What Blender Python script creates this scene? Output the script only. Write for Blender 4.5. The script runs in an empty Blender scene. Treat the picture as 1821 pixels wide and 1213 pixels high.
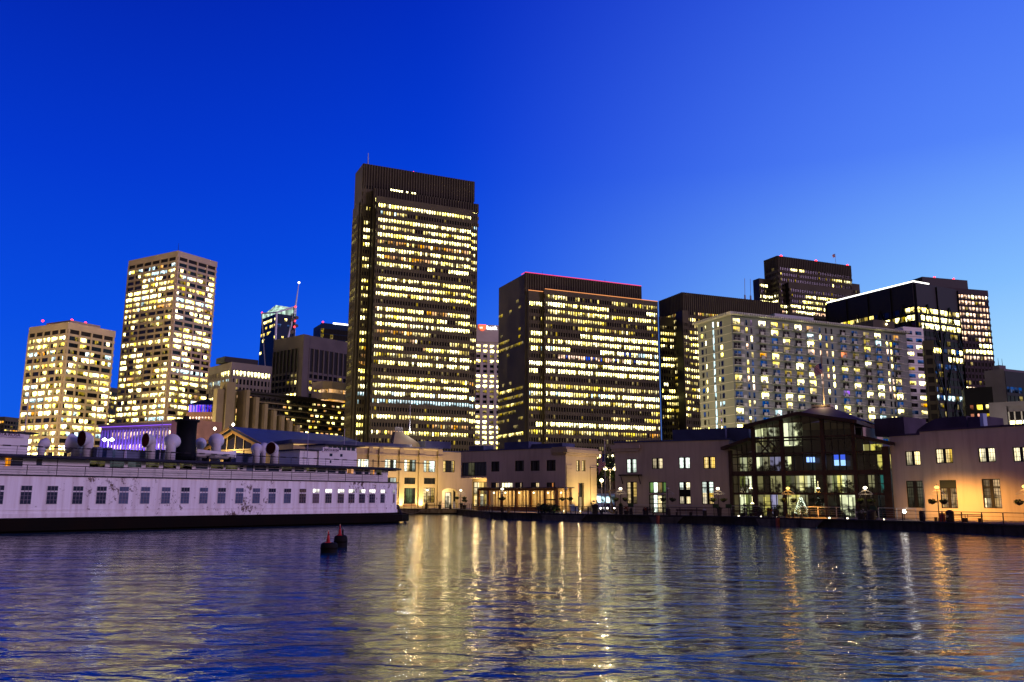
import bpy, math, random
from mathutils import Vector, Matrix
PI = math.pi
RND = random.Random(11)
SC = bpy.context.scene
COL = SC.collection
# ---------------------------------------------------------------- camera model (30 mm lens, slight upward tilt)
F, CX, CY, CAMZ = 1520.0, 910.5, 606.5, 3.5
PITCH, ROLL = math.atan((883 - CY) / F), math.atan(.0045)
UPV = Vector((0, -math.sin(PITCH), math.cos(PITCH)))
FWD = Vector((0, math.cos(PITCH), math.sin(PITCH)))
RGT = Vector((1, 0, 0))
CAM = Vector((0, 0, CAMZ))
cr, sr = math.cos(ROLL), math.sin(ROLL)
CAMX = RGT * cr + UPV * sr
CAMY = RGT * -sr + UPV * cr
def ray(px, py):
    return CAMX * ((px - CX) / F) + CAMY * ((CY - py) / F) + FWD
def Pz(px, py, z):
    d = ray(px, py); return CAM + d * ((z - CAMZ) / d.z)
def Pd(px, py, y):
    d = ray(px, py); return CAM + d * (y / d.y)
def proj(p):
    v = p - CAM; f = v.dot(FWD)
    if f <= 1: return None
    return (CX + F * v.dot(CAMX) / f, CY - F * v.dot(CAMY) / f)

cam_d = bpy.data.cameras.new('camera'); cam = bpy.data.objects.new('camera', cam_d); COL.objects.link(cam)
M = Matrix.Identity(4)
for i, c in enumerate((CAMX, CAMY, -FWD)):
    for r in range(3): M[r][i] = c[r]
M.translation = CAM
cam.matrix_world = M
cam_d.sensor_width = 36; cam_d.lens = 36 * F / 1821; cam_d.clip_end = 9000; cam_d.clip_start = .2
SC.camera = cam

# ---------------------------------------------------------------- helpers
class Fr:
    """vertical plane frame: a along, o outward (towards the viewer's side), z up"""
    def __init__(s, A, B):
        s.o = Vector((A[0], A[1], 0)); d = Vector((B[0] - A[0], B[1] - A[1], 0))
        s.L = d.length; s.u = d.normalized(); s.n = Vector((s.u.y, -s.u.x, 0))
    def p(s, a, o, z): return s.o + s.u * a + s.n * o + Vector((0, 0, z))
    def hit(s, px, py, off=0):
        d = ray(px, py); q = s.o + s.n * off
        t = (q - CAM).dot(s.n) / d.dot(s.n); P = CAM + d * t
        return (P - s.o).dot(s.u), P.z
    def rect(s, x0, x1, y0, y1, off=0):
        xm, ym = (x0 + x1) / 2, (y0 + y1) / 2
        return (s.hit(x0, ym, off)[0], s.hit(x1, ym, off)[0], s.hit(xm, y1, off)[1], s.hit(xm, y0, off)[1])
    def side(s, a=0., depth=10., left=True):
        """frame of the left (or right) return wall, seen from outside"""
        if left: return Fr(s.p(a, -depth, 0), s.p(a, 0, 0))
        return Fr(s.p(a, 0, 0), s.p(a, -depth, 0))
BASE = {}
class MB:
    def __init__(s): s.v = []; s.f = []; s.m = []
    def add(s, pts, faces, mi=0):
        k = len(s.v); s.v += [Vector(p) for p in pts]
        for f in faces: s.f.append([k + i for i in f]); s.m.append(mi)
    def quad(s, pts, mi=0): s.add(pts, [range(len(pts))], mi)
    def box(s, fr, a0, a1, o0, o1, z0, z1, mi=0):
        P = [fr.p(a, o, z) for z in (z0, z1) for a, o in ((a0, o0), (a1, o0), (a1, o1), (a0, o1))]
        s.add(P, [(0, 1, 2, 3), (7, 6, 5, 4), (0, 4, 5, 1), (1, 5, 6, 2), (2, 6, 7, 3), (3, 7, 4, 0)], mi)
    def bx(s, x0, x1, y0, y1, z0, z1, mi=0):
        P = [(x, y, z) for z in (z0, z1) for x, y in ((x0, y0), (x1, y0), (x1, y1), (x0, y1))]
        s.add(P, [(3, 2, 1, 0), (4, 5, 6, 7), (0, 1, 5, 4), (1, 2, 6, 5), (2, 3, 7, 6), (3, 0, 4, 7)], mi)
    def tube(s, p, q, r, n=6, r2=None, mi=0):
        p, q = Vector(p), Vector(q); d = (q - p).normalized()
        x = d.cross(Vector((0, 0, 1)) if abs(d.z) < .9 else Vector((1, 0, 0))).normalized(); y = d.cross(x)
        r2 = r if r2 is None else r2; P = []
        for c, rr in ((p, r), (q, r2)):
            P += [c + (x * math.cos(2 * PI * i / n) + y * math.sin(2 * PI * i / n)) * rr for i in range(n)]
        s.add(P, [(i, (i + 1) % n, n + (i + 1) % n, n + i) for i in range(n)] + [tuple(range(n))[::-1], tuple(range(n, 2 * n))], mi)
    def lathe(s, c, prof, n=12, ax=None, mi=0):
        """prof = (radius, height) pairs along an axis"""
        c = Vector(c); d = Vector(ax or (0, 0, 1)).normalized()
        x = d.cross(Vector((0, 1, 0)) if abs(d.y) < .9 else Vector((1, 0, 0))).normalized(); y = d.cross(x); P = []
        for r, h in prof:
            P += [c + d * h + (x * math.cos(2 * PI * i / n) + y * math.sin(2 * PI * i / n)) * max(r, 1e-3) for i in range(n)]
        fs = []
        for k in range(len(prof) - 1):
            fs += [(k * n + i, k * n + (i + 1) % n, (k + 1) * n + (i + 1) % n, (k + 1) * n + i) for i in range(n)]
        fs += [tuple(range(n))[::-1], tuple(range((len(prof) - 1) * n, len(prof) * n))]
        s.add(P, fs, mi)
    def prism(s, pts, z0, z1, mi=0):
        n = len(pts); P = [Vector((p[0], p[1], z0)) for p in pts] + [Vector((p[0], p[1], z1)) for p in pts]
        s.add(P, [(i, (i + 1) % n, n + (i + 1) % n, n + i) for i in range(n)] + [tuple(range(n))[::-1], tuple(range(n, 2 * n))], mi)
    def extr(s, fr, pts, o0, o1, mi=0):
        """polygon in the a-z plane given thickness o0..o1"""
        n = len(pts); P = [fr.p(a, o0, z) for a, z in pts] + [fr.p(a, o1, z) for a, z in pts]
        s.add(P, [(i, (i + 1) % n, n + (i + 1) % n, n + i) for i in range(n)] + [tuple(range(n))[::-1], tuple(range(n, 2 * n))], mi)
    def leaves(s, c, rx, ry, rz, n, size, mis=(0,), rnd=RND, shell=.55):
        c = Vector(c)
        for _ in range(n):
            while True:
                d = Vector((rnd.uniform(-1, 1), rnd.uniform(-1, 1), rnd.uniform(-1, 1)))
                if .01 < d.length < 1: break
            d = d.normalized() * (shell + (1 - shell) * rnd.random()) if rnd.random() < .8 else d
            p = c + Vector((d.x * rx, d.y * ry, d.z * rz))
            a = Vector((rnd.gauss(0, 1), rnd.gauss(0, 1), rnd.gauss(0, .6))).normalized()
            b = a.cross(Vector((rnd.gauss(0, 1), rnd.gauss(0, 1), rnd.gauss(0, 1)))).normalized()
            q = size * rnd.uniform(.6, 1.4)
            s.add([p - a * q, p + b * q * .5, p + a * q, p - b * q * .5], [(0, 1, 2, 3)], rnd.choice(mis))
    def build(s, name, mats, par=None, smooth=False, loc=None, label=None, kind=None):
        me = bpy.data.meshes.new(name)
        b = BASE.get(par.name, Vector()) if par else Vector(loc or (0, 0, 0))
        me.from_pydata([v - b for v in s.v], [], [tuple(f) for f in s.f])
        for m in (mats if isinstance(mats, (list, tuple)) else [mats]): me.materials.append(m)
        me.polygons.foreach_set('material_index', s.m)
        if smooth: me.polygons.foreach_set('use_smooth', [True] * len(me.polygons))
        if len(s.f) and all(len(f) in (4, 5) for f in s.f):
            uvl = me.uv_layers.new(name='UVMap'); U = {4: (0, 0, 1, 0, 1, 1, 0, 1), 5: (0, 0, 1, 0, 1, .8, .5, 1, 0, .8)}
            uvl.data.foreach_set('uv', [u for f in s.f for u in U[len(f)]])
        me.update()
        o = bpy.data.objects.new(name, me); COL.objects.link(o)
        if par: o.parent = par
        else: o.location = b
        BASE[o.name] = b
        if label: o['label'] = label
        if kind: o['kind'] = kind
        return o
def tag(o, label, cat, group=None):
    o['label'] = label; o['category'] = cat
    if group: o['group'] = group
    return o
def root(name, loc, label, cat, group=None):
    o = bpy.data.objects.new(name, None); COL.objects.link(o); o.empty_display_size = .5
    o.location = loc; BASE[o.name] = Vector(loc)
    return tag(o, label, cat, group)
def struct(mb, name, m):
    o = mb.build(name, m); o['kind'] = 'structure'; return o
def kids(o): return [c for c in COL.objects if c.parent == o]
def copytree(r, loc, rz=0., label=None, group=None, _p=None):
    c = r.copy(); COL.objects.link(c); c.parent = _p
    for k in kids(r): copytree(k, None, _p=c)
    if _p is None:
        c.location = loc; c.rotation_euler = (0, 0, rz)
        if label: c['label'] = label
        if group: c['group'] = group
    return c
def light(name, loc, power, col, par=None, size=.15, spot=None, aim=None):
    d = bpy.data.lights.new(name, 'SPOT' if spot else 'POINT'); d.energy = power; d.color = col; d.shadow_soft_size = size
    o = bpy.data.objects.new(name, d); COL.objects.link(o)
    if spot: d.spot_size = math.radians(spot); d.spot_blend = .6
    if aim is not None: o.rotation_euler = (Vector(aim) - Vector(loc)).to_track_quat('-Z', 'Y').to_euler()
    if par: o.parent = par; o.location = Vector(loc) - BASE.get(par.name, Vector())
    else: o.location = loc
    return o
def text(name, body, fr, a, z, o, h, m, par, ext=.03, width=None, align='LEFT'):
    cu = bpy.data.curves.new(name, 'FONT'); cu.body = body; cu.size = h / .7; cu.extrude = ext; cu.align_x = align
    cu.materials.append(m)
    tmp = bpy.data.objects.new(name, cu); COL.objects.link(tmp); bpy.context.view_layer.update()
    me = bpy.data.meshes.new_from_object(tmp.evaluated_get(bpy.context.evaluated_depsgraph_get())); bpy.data.objects.remove(tmp)
    ob = bpy.data.objects.new(name, me); COL.objects.link(ob); ob.parent = par
    MX = Matrix.Identity(4)
    for i, c in enumerate((fr.u, Vector((0, 0, 1)), fr.n)):
        for r in range(3): MX[r][i] = c[r]
    ob.rotation_euler = MX.to_euler()
    ob.location = fr.p(a, o, z) - BASE[par.name]
    if width: ob.scale = (width, 1, 1)
    BASE[ob.name] = BASE[par.name]
    return ob
def many(name, pieces, mats, par, cap=100):
    """pieces: list of (size, function(mb) ) ; the largest become objects, the rest one object of kind stuff"""
    pieces.sort(key=lambda t: -t[0]); out = []
    for k, (sz, fn, mi) in enumerate(pieces[:cap]):
        mb = MB(); fn(mb, 0); out.append(mb.build(name, mats[mi], par))
    if pieces[cap:]:
        mb = MB()
        for sz, fn, mi in pieces[cap:]: fn(mb, mi)
        mb.build(name, mats, par, kind='stuff')
    return out

# ---------------------------------------------------------------- materials
def nd(nt, t, **kw):
    n = nt.nodes.new(t)
    for k, v in kw.items():
        if k in n.inputs: n.inputs[k].default_value = v
        else: setattr(n, k, v)
    return n
def mat(name, col, rough=.7, var=.18, scale=.6, metal=0., bump=0., col2=None, streak=0., spec=.12):
    m = bpy.data.materials.new(name); m.use_nodes = True; nt = m.node_tree; L = nt.links
    b = nt.nodes['Principled BSDF']; b.inputs['Roughness'].default_value = rough; b.inputs['Metallic'].default_value = metal
    b.inputs['Specular IOR Level'].default_value = spec
    g = nd(nt, 'ShaderNodeNewGeometry'); n = nd(nt, 'ShaderNodeTexNoise', Scale=scale, Detail=5.); L.new(g.outputs['Position'], n.inputs['Vector'])
    r = nd(nt, 'ShaderNodeValToRGB'); e = r.color_ramp.elements
    c2 = col2 or tuple(c * (1 - var * 2) for c in col)
    e[0].position, e[1].position = .3, .7
    e[0].color = (*c2, 1); e[1].color = (*[min(1, c * (1 + var * .5)) for c in col], 1)
    L.new(n.outputs['Fac'], r.inputs[0]); out = r.outputs[0]
    if streak:
        mp = nd(nt, 'ShaderNodeMapping'); mp.inputs['Scale'].default_value = (1.6, 1.6, .12); L.new(g.outputs['Position'], mp.inputs[0])
        n2 = nd(nt, 'ShaderNodeTexNoise', Scale=1.3, Detail=6.); L.new(mp.outputs[0], n2.inputs['Vector'])
        r2 = nd(nt, 'ShaderNodeMapRange'); r2.inputs[1].default_value, r2.inputs[2].default_value, r2.inputs[3].default_value, r2.inputs[4].default_value = .45, .75, 1., 1 - streak
        L.new(n2.outputs['Fac'], r2.inputs[0])
        mx = nd(nt, 'ShaderNodeMix', data_type='RGBA', blend_type='MULTIPLY'); mx.inputs[0].default_value = 1
        L.new(out, mx.inputs[6]); L.new(r2.outputs[0], mx.inputs[7]); out = mx.outputs[2]
    L.new(out, b.inputs['Base Color'])
    if bump:
        n3 = nd(nt, 'ShaderNodeTexNoise', Scale=scale * 12, Detail=4.); L.new(g.outputs['Position'], n3.inputs['Vector'])
        bp = nd(nt, 'ShaderNodeBump', Strength=bump, Distance=.05); L.new(n3.outputs['Fac'], bp.inputs['Height']); L.new(bp.outputs[0], b.inputs['Normal'])
    return m
def lit(name, col, st, blk=2.3, lo=.07, hi=1.45, fine=.6, sampled=False, cut=(.12, .62)):
    """a lit room behind glass: ceiling lights above, desks, people and blinds as clutter below, partitions between rooms"""
    m = bpy.data.materials.new(name); m.use_nodes = True; nt = m.node_tree; L = nt.links; nt.nodes.clear()
    g = nd(nt, 'ShaderNodeNewGeometry')
    mp = nd(nt, 'ShaderNodeVectorMath', operation='MULTIPLY'); mp.inputs[1].default_value = (1 / blk, 1 / blk, 1 / 3.6); L.new(g.outputs['Position'], mp.inputs[0])
    fl = nd(nt, 'ShaderNodeVectorMath', operation='FLOOR'); L.new(mp.outputs[0], fl.inputs[0])
    wn = nd(nt, 'ShaderNodeTexWhiteNoise'); wn.noise_dimensions = '3D'; L.new(fl.outputs[0], wn.inputs['Vector'])
    no = nd(nt, 'ShaderNodeTexNoise', Scale=fine, Detail=3.); L.new(g.outputs['Position'], no.inputs['Vector'])
    uv = nd(nt, 'ShaderNodeUVMap'); sx = nd(nt, 'ShaderNodeSeparateXYZ'); L.new(uv.outputs[0], sx.inputs[0])
    ad = nd(nt, 'ShaderNodeMath', operation='MULTIPLY_ADD'); ad.inputs[1].default_value = 2.6; L.new(no.outputs['Fac'], ad.inputs[0]); L.new(sx.outputs['Y'], ad.inputs[2])
    r1 = nd(nt, 'ShaderNodeMapRange'); [r1.inputs[i].__setattr__('default_value', v) for i, v in ((1, 0), (2, 1), (3, .18), (4, 1.35))]
    r2 = nd(nt, 'ShaderNodeMapRange'); [r2.inputs[i].__setattr__('default_value', v) for i, v in ((1, 1.3 + cut[0]), (2, 1.3 + cut[1]), (3, lo), (4, hi))]
    L.new(wn.outputs['Value'], r1.inputs[0]); L.new(ad.outputs[0], r2.inputs[0])
    mu = nd(nt, 'ShaderNodeMath', operation='MULTIPLY'); L.new(r1.outputs[0], mu.inputs[0]); L.new(r2.outputs[0], mu.inputs[1])
    m2 = nd(nt, 'ShaderNodeMath', operation='MULTIPLY'); L.new(mu.outputs[0], m2.inputs[0]); m2.inputs[1].default_value = st
    # small shift of tint from room to room
    hs = nd(nt, 'ShaderNodeHueSaturation'); hs.inputs['Color'].default_value = (*col, 1); hr = nd(nt, 'ShaderNodeMapRange'); hr.inputs[3].default_value, hr.inputs[4].default_value = .62, 1.18
    L.new(wn.outputs['Color'], hr.inputs[0]); L.new(hr.outputs[0], hs.inputs['Saturation'])
    em = nd(nt, 'ShaderNodeEmission'); L.new(hs.outputs[0], em.inputs['Color']); L.new(m2.outputs[0], em.inputs['Strength'])
    o = nd(nt, 'ShaderNodeOutputMaterial'); L.new(em.outputs[0], o.inputs[0])
    if not sampled: m.cycles.emission_sampling = 'NONE'
    return m
def glow(name, col, st, sampled=False):
    m = bpy.data.materials.new(name); m.use_nodes = True; nt = m.node_tree; nt.nodes.clear()
    em = nd(nt, 'ShaderNodeEmission', Strength=st); em.inputs['Color'].default_value = (*col, 1)
    o = nd(nt, 'ShaderNodeOutputMaterial'); nt.links.new(em.outputs[0], o.inputs[0])
    if not sampled: m.cycles.emission_sampling = 'NONE'
    return m
def glass_clear(name):
    m = bpy.data.materials.new(name); m.use_nodes = True; nt = m.node_tree; L = nt.links; nt.nodes.clear()
    t = nd(nt, 'ShaderNodeBsdfTransparent'); t.inputs[0].default_value = (.86, .92, .9, 1)
    g = nd(nt, 'ShaderNodeBsdfGlossy', Roughness=.02); f = nd(nt, 'ShaderNodeFresnel', IOR=1.45)
    mx = nd(nt, 'ShaderNodeMixShader'); L.new(f.outputs[0], mx.inputs[0]); L.new(t.outputs[0], mx.inputs[1]); L.new(g.outputs[0], mx.inputs[2])
    o = nd(nt, 'ShaderNodeOutputMaterial'); L.new(mx.outputs[0], o.inputs[0]); return m
def glassd(name, col, rough=.06):
    m = bpy.data.materials.new(name); m.use_nodes = True; b = m.node_tree.nodes['Principled BSDF']
    b.inputs['Base Color'].default_value = (*col, 1); b.inputs['Roughness'].default_value = rough; b.inputs['IOR'].default_value = 1.5; b.inputs['Specular IOR Level'].default_value = .25
    return m
LIT = {
    'd': glassd('dark_glass', (.006, .007, .011)), 'e': glassd('dusk_glass', (.012, .012, .012), .12),
    'h': lit('hot_white_room', (1, .88, .27), 11), 'w': lit('warm_white_room', (1, .81, .19), 6), 'm': lit('warm_room', (1, .74, .13), 2.0),
    'l': lit('dim_room', (1, .70, .10), .32), 'a': lit('amber_room', (1, .45, .06), 1.0), 'c': lit('cool_white_room', (.62, .92, 1), 1.9),
    'b': lit('blue_room', (.05, .12, .8), .7), 'g': lit('green_room', (.04, .8, .25), .35), 'o': lit('orange_room', (1, .22, .03), 1.0),
    'p': lit('purple_room', (.35, .12, .9), .9), 's': lit('painted_sky_glass', (.03, .13, .5), .32), 'k': lit('pink_room', (1, .60, .36), 2.2),  # blue panes glow to imitate the sky reflected in glass
}
LK = list(LIT); LM = [LIT[k] for k in LK]
def rowlit(seed, p, pal, run=5, spread=.3, rows=None, drop=.1):
    """office floors: runs of lit rooms along each floor"""
    cache = {}
    def f(k, c, face=0):
        key = (k, face)
        if key not in cache:
            r = random.Random(seed * 7919 + k * 131 + face * 17); q = min(1, max(0, r.gauss(p, spread))); pl = pal; fl = r.choice(pal)
            if rows and k in rows: q, pl = rows[k]; fl = r.choice(pl)
            row = []
            while len(row) < 260:
                n = 1 + int(r.expovariate(1 / run)); on = r.random() < q; t = fl if r.random() < .6 else r.choice(pl)
                for _ in range(n):
                    if on: row.append('l' if r.random() < drop else (t if r.random() < .85 else r.choice(pl)))
                    else: row.append('l' if r.random() < .12 else 'd')
            cache[key] = row
        return cache[key][c]
    return f
# ---------------------------------------------------------------- render settings, sky, violet fill
SC.view_settings.view_transform = 'Standard'; SC.view_settings.look = 'None'; SC.view_settings.exposure = 0; SC.view_settings.gamma = 1
SC.cycles.use_denoising = True
try: SC.cycles.denoiser = 'OPENIMAGEDENOISE'
except Exception: pass
SC.cycles.max_bounces = 6; SC.cycles.diffuse_bounces = 2; SC.cycles.glossy_bounces = 3; SC.cycles.transparent_max_bounces = 12
SC.cycles.sample_clamp_indirect = 20; SC.cycles.caustics_reflective = False; SC.cycles.caustics_refractive = False
def make_world():
    w = bpy.data.worlds.new('World'); SC.world = w; w.use_nodes = True; nt = w.node_tree; L = nt.links
    bg = nt.nodes['Background']; tc = nd(nt, 'ShaderNodeTexCoord'); sp = nd(nt, 'ShaderNodeSeparateXYZ'); L.new(tc.outputs['Generated'], sp.inputs[0])
    def ramp(src, pts):
        r = nd(nt, 'ShaderNodeValToRGB'); e = r.color_ramp.elements; r.color_ramp.interpolation = 'EASE' if len(pts) < 3 else 'LINEAR'
        while len(e) < len(pts): e.new(.5)
        for q, (p, c) in zip(e, pts): q.position = p; q.color = (*c, 1)
        L.new(src, r.inputs[0]); return r.outputs[0]
    def mp(src, a, b):
        m = nd(nt, 'ShaderNodeMapRange'); m.interpolation_type = 'SMOOTHSTEP'; m.inputs[1].default_value = a; m.inputs[2].default_value = b
        L.new(src, m.inputs[0]); return m.outputs[0]
    def mix(f, a, b, mode='MIX'):
        m = nd(nt, 'ShaderNodeMix', data_type='RGBA', blend_type=mode)
        if isinstance(f, float): m.inputs[0].default_value = f
        else: L.new(f, m.inputs[0])
        L.new(a, m.inputs[6]); L.new(b, m.inputs[7]); return m.outputs[2]
    z = sp.outputs['Z']
    far = ramp(z, [(0., (.03, .20, .74)), (.07, (.004, .105, .80)), (.18, (.001, .072, .76)), (.34, (.0, .038, .62)), (.58, (.0, .009, .33)), (1, (.0, .005, .2))])
    mid = ramp(z, [(0., (.07, .28, .92)), (.12, (.018, .165, .88)), (.25, (.001, .085, .80)), (.40, (.0, .045, .68)), (.58, (.0, .020, .50)), (1, (.0, .008, .25))])
    dusk = ramp(z, [(0., (.62, .84, 1)), (.10, (.46, .80, 1)), (.22, (.235, .53, 1)), (.36, (.095, .25, .98)), (.58, (.035, .115, .84)), (1, (.01, .03, .4))])
    east = ramp(z, [(0., (.36, .235, .165)), (.3, (.17, .115, .13)), (.7, (.015, .03, .18)), (1, (.008, .02, .2))])
    fwd = mix(mp(sp.outputs['X'], -.12, .60), mix(mp(sp.outputs['X'], -.50, .12), far, mid), dusk)
    sky = mix(mp(sp.outputs['Y'], .25, -.35), fwd, east)
    ns = nd(nt, 'ShaderNodeTexSky'); ns.sky_type = 'NISHITA'; ns.sun_disc = False; ns.sun_elevation = math.radians(-2); ns.sun_rotation = math.radians(75)
    sc = nd(nt, 'ShaderNodeMix', data_type='RGBA', blend_type='MULTIPLY'); sc.inputs[0].default_value = 1; sc.inputs[7].default_value = (.01, .01, .01, 1)
    L.new(ns.outputs[0], sc.inputs[6])
    tot = mix(1.0, sky, sc.outputs[2], 'ADD')
    L.new(tot, bg.inputs[0]); bg.inputs[1].default_value = 1
make_world()
sd = bpy.data.lights.new('afterglow_fill', 'SUN'); sd.energy = 1.15; sd.color = (.84, .55, .97); sd.angle = math.radians(12)  # violet directional fill added to tint the ferry after sunset
so = bpy.data.objects.new('afterglow_fill', sd); COL.objects.link(so); so.rotation_euler = Vector((-.86, .42, -.30)).to_track_quat('-Z', 'Y').to_euler()

# ---------------------------------------------------------------- water, ground, quay
def water_mat():
    m = bpy.data.materials.new('bay_water'); m.use_nodes = True; nt = m.node_tree; L = nt.links; b = nt.nodes['Principled BSDF']
    b.inputs['Base Color'].default_value = (.004, .045, .085, 1); b.inputs['Roughness'].default_value = .085; b.inputs['IOR'].default_value = 1.33
    g = nd(nt, 'ShaderNodeNewGeometry'); h = None
    for (sx, sy, s, d, a) in ((.12, .2, 1, 1., 12.), (.36, .75, 1, 2.5, 17.), (2.0, 4., 1, 2.5, 2.2)):
        mp = nd(nt, 'ShaderNodeMapping'); mp.inputs['Scale'].default_value = (sx, sy, 1); mp.inputs['Rotation'].default_value = (0, 0, .22); L.new(g.outputs['Position'], mp.inputs[0])
        n = nd(nt, 'ShaderNodeTexNoise', Scale=s, Detail=d, Roughness=.55, Distortion=.6); L.new(mp.outputs[0], n.inputs['Vector'])
        k = nd(nt, 'ShaderNodeMath', operation='MULTIPLY'); k.inputs[1].default_value = a; L.new(n.outputs['Fac'], k.inputs[0])
        if h is None: h = k.outputs[0]
        else:
            ad = nd(nt, 'ShaderNodeMath', operation='ADD'); L.new(h, ad.inputs[0]); L.new(k.outputs[0], ad.inputs[1]); h = ad.outputs[0]
    bp = nd(nt, 'ShaderNodeBump', Strength=1., Distance=WAVE); L.new(h, bp.inputs['Height']); L.new(bp.outputs[0], b.inputs['Normal'])
    return m
WAVE = .0105
wm = MB(); wm.quad([(-900, -120, 0), (900, -120, 0), (900, 500, 0), (-900, 500, 0)]); struct(wm, 'water', water_mat())
DECK = 1.0
QPX = [(690, 905), (813, 905.4), (872, 911.2), (956, 913), (1044, 914.7), (1150, 916.4), (1300, 919), (1500, 924), (1640, 928), (1821, 934)]
QE = [Pz(x, y, DECK) for x, y in QPX]
e0 = (QE[0] - QE[1]).normalized(); e1 = (QE[-1] - QE[-2]).normalized()
QE = [QE[0] + e0 * 220] + QE + [QE[-1] + e1 * 90]
gm = MB(); pts = [(p.x, p.y) for p in QE] + [(2500, 20), (4000, 4000), (-4000, 4000), (-2500, QE[0].y)]
gm.add([(x, y, DECK) for x, y in pts], [range(len(pts))])
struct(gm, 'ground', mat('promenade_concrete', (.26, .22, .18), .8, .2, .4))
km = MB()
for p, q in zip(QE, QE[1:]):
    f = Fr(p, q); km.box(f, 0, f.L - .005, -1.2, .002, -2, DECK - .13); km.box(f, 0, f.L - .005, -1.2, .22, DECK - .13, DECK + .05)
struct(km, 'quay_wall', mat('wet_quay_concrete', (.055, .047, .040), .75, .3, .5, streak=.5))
def quay(px, off=0.):
    """point on the promenade behind photo column px, off metres in from the edge, and the edge frame"""
    d = ray(px, 905); d = Vector((d.x, d.y, 0)).normalized(); best = None
    for p, q in zip(QE, QE[1:]):
        f = Fr(p, q); o = f.o - f.n * off; den = d.dot(f.n)
        if abs(den) < 1e-6: continue
        t = o.dot(f.n) / den; P = d * t; a = (P - f.o).dot(f.u); bad = max(0, -a, a - f.L)
        if t > 0 and (best is None or bad < best[0] - 1e-6): best = (bad, Vector((P.x, P.y, DECK)), f)
    return best[1], best[2]

# ---------------------------------------------------------------- towers
class Tower:
    def __init__(s, name, label, C, R, H, L=None, D=None, cat='tower', vis=765):
        c, r = Pz(*C, H), Pz(*R, H); s.fr = Fr(c, r); s.H = H; s.W = s.fr.L; s.vis = vis
        if L:   # depth at which the back corner meets photo column L
            d = ray(*L); e = Vector((d.y, -d.x, 0)); s.D = abs((CAM - c).dot(e) / (-s.fr.n).dot(e))
        else: s.D = D
        s.root = root(name, (c.x, c.y, DECK), label, cat)
        s.core = MB(); s.fins = MB(); s.bands = MB(); s.crown = MB(); s.win = []
    def fl_(s, a, o0, o1): return Fr(s.fr.p(a, o0, 0), s.fr.p(a, o1, 0))
    def frt(s, a0, a1, o=0): return Fr(s.fr.p(a0, o, 0), s.fr.p(a1, o, 0))
    def rt_(s, a, o0, o1): return Fr(s.fr.p(a, o1, 0), s.fr.p(a, o0, 0))
    def slab(s, a0, a1, o0, o1, z1, z0=DECK): s.core.box(s.fr, a0, a1, o0, o1, z0, z1)
    def w(s, pts, key, proud=1.):
        c = sum(pts, Vector()) / len(pts); q = proj(c); ar = (pts[1] - pts[0]).cross(pts[-1] - pts[0])
        v = (CAM - c); sz = max(0, ar.dot(v.normalized())) / v.length_squared
        if not q or not (0 < q[0] < 1821 and q[1] < s.vis): sz *= .001
        s.win.append((sz, (lambda mb, mi, P=pts: mb.quad(P, mi)), LK.index(key)))
    def wall(s, fr, z1, pitch, fl, lit, fw=.5, fd=.5, bh=1.2, bd=.35, top=5., face=0, z0=DECK, trim=.13, wh=None, fintop=False, mech=0, sub=1, skip=None):
        cols = max(1, round(fr.L / pitch)); p = fr.L / cols; k0 = math.ceil((s.H - (z1 - top)) / fl - 1e-6); k = k0
        t0, t1 = (trim, fr.L - trim) if trim >= 0 else (trim, fr.L - trim)
        (s.crown if fintop else s.bands).box(fr, t0, t1, -.1, bd * (.4 if fintop else 1), s.H - k0 * fl, z1 + .04)
        while s.H - (k + 1) * fl > max(z0, 12):
            z = s.H - (k + 1) * fl
            if k - k0 >= mech - 1: s.bands.box(fr, t0, t1, -.1, bd, z, z + bh)
            if k - k0 >= mech and not (skip and skip(k)):
                for c in range(cols):
                    for j in range(sub):
                        x0 = c * p + fw / 2 + (p - fw) * j / sub; x1 = x0 + (p - fw) / sub - (.04 if sub > 1 else 0)
                        s.w([fr.p(x0, .03, z + bh), fr.p(x1, .03, z + bh), fr.p(x1, .03, z + fl - .02), fr.p(x0, .03, z + fl - .02)], lit(k, c * sub + j, face))
            k += 1
        if fw:
            for i in range(cols + 1):
                x = min(max(i * p, fw / 2 + .16), fr.L - fw / 2 - .16)
                s.fins.box(fr, x - fw / 2, x + fw / 2, -.1, fd, max(z0, 8), s.H - k0 * fl if not fintop else z1 + .08)
    def done(s, core, fin, band, fn='mullions', bn='floor_bands'):
        s.core.build('core', core, s.root)
        if s.fins.f: s.fins.build(fn, fin, s.root)
        if s.bands.f: s.bands.build(bn, band, s.root)
        if s.crown.f: s.crown.build('crown_wall', CRN, s.root)
        if s.win: many('window', s.win, LM, s.root)
        return s
def mast(T, a, o, z, h, r, m, tip=None):
    mb = MB(); mb.tube(T.fr.p(a, o, z), T.fr.p(a, o, z + h), r, 6, r * .4); x = mb.build('mast', m, T.root)
    if tip: beacon(T, a, o, z + h, r * 2.2, tip)
def beacon(T, a, o, z, r, m):
    mb = MB(); mb.lathe(T.fr.p(a, o, z), [(0, -r), (r, -r * .4), (r, r * .4), (0, r)], 8); mb.build('beacon', m, T.root)

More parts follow.
